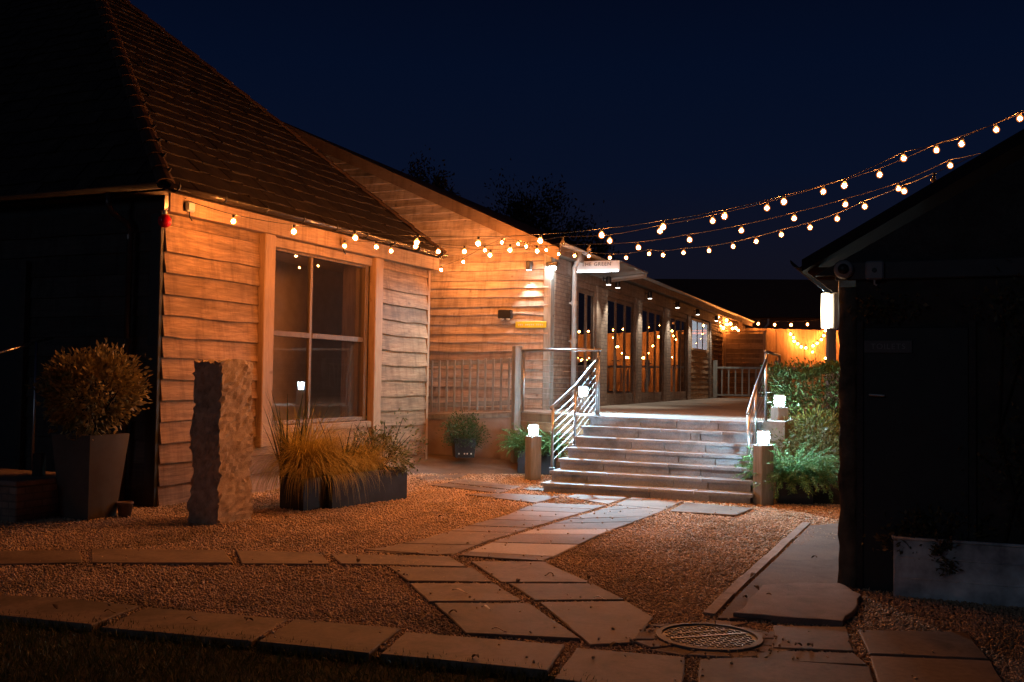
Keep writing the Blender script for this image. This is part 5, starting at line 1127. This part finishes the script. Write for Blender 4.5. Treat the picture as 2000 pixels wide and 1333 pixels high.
# --- galvanised trough at right with trailing plant
z0_ = gz(1745, 1168); zd = (gz(2000, 1190) - z0_); zu = zd/np.linalg.norm(zd); o = empty('zinc_trough', tuple(z0_), math.atan2(zu[1], zu[0]), 'galvanised metal trough in front of the dark outbuilding', 'trough')
trough(o, 1.7, 0.42, 0.46, M_ZINC, True, 0.02, 0.014)
for zz in (0.16, 0.32): q = MB(); q.tube([(0.03,-0.002,zz),(1.67,-0.002,zz)], 0.007, 8); q.build('rib', M_ZINC, o, True)
c = z0_ + zu*0.42 + np.array([0, 0.16, 0.42]); o = empty('trailing_plant', tuple(c), 0, 'dark trailing plant hanging over the rim of the galvanised trough', 'plant')
tn2 = np.array([zu[1], -zu[0], 0])
leafobj('foliage', cat(crown(c + np.array([0.1,0.05,.06]), (0.55,0.16,0.20), 1500, 0.05, 0.022, 40, .2, .7, .3), crown(c + tn2*0.2 + np.array([0.02,0,-.08]), (0.10,0.05,0.12), 260, 0.04, 0.018, 14, .25, .7, .2)), L_IVY, o, c)
# --- climber on the outbuilding wall
o = empty('wall_climber', at(TB, 1.3, 0.05, 0.5), TB.rz, 'sparse brown climber trained across the dark outbuilding wall', 'climber')
n = 2600; pp = []
for k in range(34):
    a = random.uniform(1.0, 3.6); z = random.uniform(.6, 2.4)
    for _ in range(n//34): pp.append(TB.w(a + random.gauss(0,.14), 0.05+abs(random.gauss(0,.06)), z + random.gauss(0,.12)))
for k in range(6):
    a = random.uniform(.15, .5); z = random.uniform(2.15, 2.35)
    for _ in range(30): pp.append(TB.w(a + random.gauss(0,.08), 0.05+abs(random.gauss(0,.03)), z + random.gauss(0,.05)))
pp = np.array(pp); M_ = np.array(at(TB, 1.3, 0.05, 0.5)); v, f = leaf_cloud(pp, np.tile(np.array([TB.n[0], TB.n[1], -.2]), (len(pp), 1)), 0.05, 0.025, 0.8)
Ri = np.array([[math.cos(-TB.rz), -math.sin(-TB.rz), 0], [math.sin(-TB.rz), math.cos(-TB.rz), 0], [0, 0, 1]]); link_mesh('foliage', np_mesh('foliage', (v - M_) @ Ri.T, f), L_IVY, o)
q = MB(); 
for k in range(6): q.tube([(random.uniform(-.3,1.2), 0.02, -0.5), (random.uniform(-.3,1.5), 0.01, 0.8), (random.uniform(-.3,2.0), 0.01, 1.8)], [0.014,0.01,0.005], 6)
q.build('stems', M_SOIL, o)
# --- silhouetted trees
def tree(px, py_top, py_base_z, Y, rad, label, n, lf, clumps, shell=0.3):
    t = dep(px, py_top, Y); c = np.array([t[0], t[1], t[2]-rad[2]]); o = empty('tree', (c[0], c[1], 0), 0, label, 'tree', 'trees beyond the barns')
    q = MB(); q.tube([(0,0,0),(0.1,0,c[2]*0.4),(0.0,0.1,c[2]*0.8),(0.05,0,c[2]+rad[2]*.6)], [0.28,0.22,0.15,0.04], 8)
    for k in range(9): a = k*2.4; z = c[2]*(.75+.05*k); q.tube([(0,0,z-.6),(rad[0]*.5*math.cos(a),rad[1]*.5*math.sin(a),z+.3),(rad[0]*.85*math.cos(a),rad[1]*.85*math.sin(a),z+.8)], [0.09,0.05,0.02], 5)
    q.build('trunk', M_SOIL, o)
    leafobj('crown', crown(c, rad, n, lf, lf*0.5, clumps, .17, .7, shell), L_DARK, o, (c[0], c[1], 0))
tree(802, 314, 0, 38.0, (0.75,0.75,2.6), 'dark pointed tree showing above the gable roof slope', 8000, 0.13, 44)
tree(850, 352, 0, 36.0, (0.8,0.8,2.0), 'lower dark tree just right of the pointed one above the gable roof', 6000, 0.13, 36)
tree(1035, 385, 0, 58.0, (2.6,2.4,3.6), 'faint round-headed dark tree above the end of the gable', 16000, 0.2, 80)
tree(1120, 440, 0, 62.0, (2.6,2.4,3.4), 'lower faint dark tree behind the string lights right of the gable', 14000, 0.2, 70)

# --- left edge: rail, low post, brick step, small pot
lr = empty('step_handrail', (-6.2, 12.2, 0), 0, 'thin metal handrail catching orange light at the far left edge', 'handrail')
a = dep(-40, 700, 11.6); b = dep(102, 660, 12.6); e = np.array([-6.2, 12.2, 0]); q = MB(); q.tube([tuple(a-e), tuple(b-e)], 0.02, 10); q.build('top_rail', M_STEEL, lr, True)
p = dep(72, 668, 12.3); q = MB(); q.tube([(p[0]-e[0], p[1]-e[1], 0.0), tuple(p-e)], 0.018, 10); q.build('post', M_STEEL, lr, True)
p = gz(73, 1010); q = MB(); q.bev((-0.055, -0.055, 0), (0.055, 0.055, 0.72), 0.01); o = q.build('low_post', W_DARK); o.location = (p[0], p[1], 0); tag(o, 'short dark square post between the brick step and the tall planter', 'post')
p = gz(30, 1024); bs = empty('brick_step', (p[0], p[1], 0), LB.rz, 'low reddish brick step at the left edge of the photo', 'step')
q = MB(); q.bev((-0.0, 0.0, 0), (0.9, 2.2, 0.40), 0.012); q.build('brickwork', M_BRICK, bs); q = MB(); q.bev((-0.03, -0.03, 0.402), (0.92, 2.2, 0.46), 0.01); q.build('coping', M_RAGSTONE, bs)
p = gz(240, 1012); o = empty('small_pot', (p[0], p[1]+.05, 0), 0, 'small clay pot on the gravel below the downpipe', 'pot')
q = MB(); q.lathe([(0.065, 0), (0.088, 0.15), (0.095, 0.15), (0.095, 0.175), (0.082, 0.175), (0.078, 0.12)], n=24); q.build('body', plain('terracotta', (0.12,0.08,0.065), 0.8), o, True); q = MB(); q.lathe([(0.07, 0.11), (0.077, 0.121)], n=20); q.build('soil', M_SOIL, o)
# --- fallen leaves and scraps on the slabs
def scrap(px, py, L, w, rz, mat, name, label, catg):
    p = gz(px, py, 0.036); q = MB(); n = 7; vs = []
    for i in range(n):
        t = i/(n-1); ww = w*math.sin(math.pi*min(max(t, .08), .94))*0.5; z = 0.012*math.sin(t*5)+0.012
        vs += [(L*(t-.5), -ww, z), (L*(t-.5), 0, z-0.005), (L*(t-.5), ww, z)]
    q.add(vs, [(i*3+j, i*3+j+1, i*3+j+4, i*3+j+3) for i in range(n-1) for j in range(2)])
    o = q.build(name, mat, None, True); o.location = tuple(p); o.rotation_euler = (0, 0, rz)
    so2 = o.modifiers.new('thickness', 'SOLIDIFY'); so2.thickness = 0.002; tag(o, label, catg)
M_PALEL = plain('pale_dry_leaf', (0.62,0.50,0.42), 0.7); M_BRLEAF = plain('brown_dry_leaf', (0.12,0.07,0.035), 0.8)
scrap(898, 1157, 0.13, 0.035, -0.4, M_PALEL, 'curled_leaf', 'pale curled dry leaf on the middle slab of the left path row', 'leaf')
scrap(950, 1190, 0.08, 0.03, -0.5, M_WHITEP, 'paper_scrap', 'small white scrap of paper on the large front slab', 'litter')
scrap(1172, 1171, 0.10, 0.02, 0.1, M_WHITEP, 'paper_scrap', 'thin white scrap of paper near the right end of the right path row', 'litter')
scrap(975, 1233, 0.10, 0.018, -0.2, M_PALEL, 'curled_leaf', 'thin pale leaf stalk near the front edge of the large front slab', 'leaf')
scrap(1132, 1013, 0.10, 0.025, 0.1, M_PALEL, 'curled_leaf', 'faint pale leaf on the path leading to the steps', 'leaf')
lvs = [(375,1212),(488,1213),(928,1285),(1072,1124),(1012,1137),(108,1187),(215,1197),(606,1100),(884,1197),(1198,1263),(700,1097),(630,1085),(1560,1262),(1582,1263),(1530,1050),(1470,1125),(1478,1150),(1505,1165),(1455,1168),(1590,1090),(1420,1045),(560,1012),(700,1150),(520,1180),(300,1150),(860,1010),(1250,1120),(1150,1130),(640,1205)]
for i, (x, y) in enumerate(lvs):
    scrap(x, y, 0.07, 0.035, i*1.1, M_BRLEAF, 'fallen_leaf', 'small brown fallen leaf lying flat on the courtyard ground', 'leaf'); COL.objects[-1]['group'] = 'brown leaves scattered over the courtyard'
# --- lawn
lp = [tuple(gz(x, y, -0.04)[:2]) for x, y in ((-500,1200),(0,1212),(180,1225),(300,1240),(530,1265),(720,1288),(980,1312),(1100,1330),(1300,1380),(1300,1600),(-700,1600))]
gsheet('lawn', lp, -0.018, plain('lawn_earth', (0.022,0.026,0.010), 0.95, 0, 0.4, 20, 0.4))
n = 60000; P = np.stack([RNG.random(n)*6.5-5.2, 3.6+RNG.random(n)*3.9, np.full(n, -0.018)], 1)
e0 = np.array(lp[1]); ok = np.zeros(n, bool)
def inside(P, poly):
    x, y = P[:, 0], P[:, 1]; c = np.zeros(len(P), bool); j = len(poly)-1
    for i in range(len(poly)):
        xi, yi = poly[i]; xj, yj = poly[j]; cond = ((yi > y) != (yj > y)) & (x < (xj-xi)*(y-yi)/(yj-yi+1e-12)+xi); c ^= cond; j = i
    return c
P = P[inside(P, lp)]
v, f = leaf_cloud(P, np.tile(np.array([0, 0, 1.0]), (len(P), 1)), 0.055, 0.006, 0.45)
tag(link_mesh('lawn_grass', np_mesh('lawn_grass', v, f), L_LAWN), 'short dark lawn grass in the front left corner', 'grass', kind='stuff')

# ================================================================== WORLD, ADDED FILL SUN, CAMERA
w = bpy.data.worlds.new('World'); SC.world = w; w.use_nodes = True; nt = w.node_tree; bg = nt.nodes['Background']
geo = nt.nodes.new('ShaderNodeTexCoord'); sp = N(nt, 'ShaderNodeSeparateXYZ'); nt.links.new(geo.outputs['Generated'], sp.inputs[0])
sky = ramp(nt, sp.outputs[2], [(0.0, (0.0070, 0.0055, 0.0085)), (0.12, (0.0052, 0.0058, 0.0135)), (0.20, (0.0024, 0.0052, 0.0180)), (0.30, (0.0013, 0.0042, 0.0165)), (0.45, (0.0008, 0.0019, 0.0078)), (1.0, (0.0005, 0.001, 0.004))])
nt.links.new(sky, bg.inputs['Color']); bg.inputs['Strength'].default_value = 1.0
sl_ = bpy.data.lights.new('cool_fill_sun', 'SUN'); sl_.energy = 0.055; sl_.angle = math.radians(10); sl_.color = (0.7, 0.82, 1.0); so3 = bpy.data.objects.new('cool_fill_sun', sl_); COL.objects.link(so3)  # unseen cool sun added to lift the trough and stone faces
so3.rotation_euler = (math.radians(75), 0, math.radians(-40))
cam = bpy.data.cameras.new('camera'); cam.sensor_width = 36; cam.lens = 36*F/2000; cam.clip_start = 0.1; cam.clip_end = 2000
co = bpy.data.objects.new('camera', cam); COL.objects.link(co)
Rm = Matrix(((RT[0], UP[0], -FW[0], 0), (RT[1], UP[1], -FW[1], 0), (RT[2], UP[2], -FW[2], H), (0, 0, 0, 1)))
co.matrix_world = Rm; SC.camera = co
SC.view_settings.view_transform = 'Standard'; SC.view_settings.look = 'None'; SC.view_settings.exposure = 0.0; SC.view_settings.gamma = 1.0
SC.render.resolution_x = 1024; SC.render.resolution_y = 682
cy = SC.cycles; cy.use_denoising = True; cy.sample_clamp_indirect = 3.0; cy.sample_clamp_direct = 0.0; cy.caustics_reflective = False; cy.caustics_refractive = False
cy.max_bounces = 6; cy.diffuse_bounces = 3; cy.glossy_bounces = 4; cy.transparent_max_bounces = 12; cy.transmission_bounces = 4
try: cy.use_light_tree = True
except Exception: pass
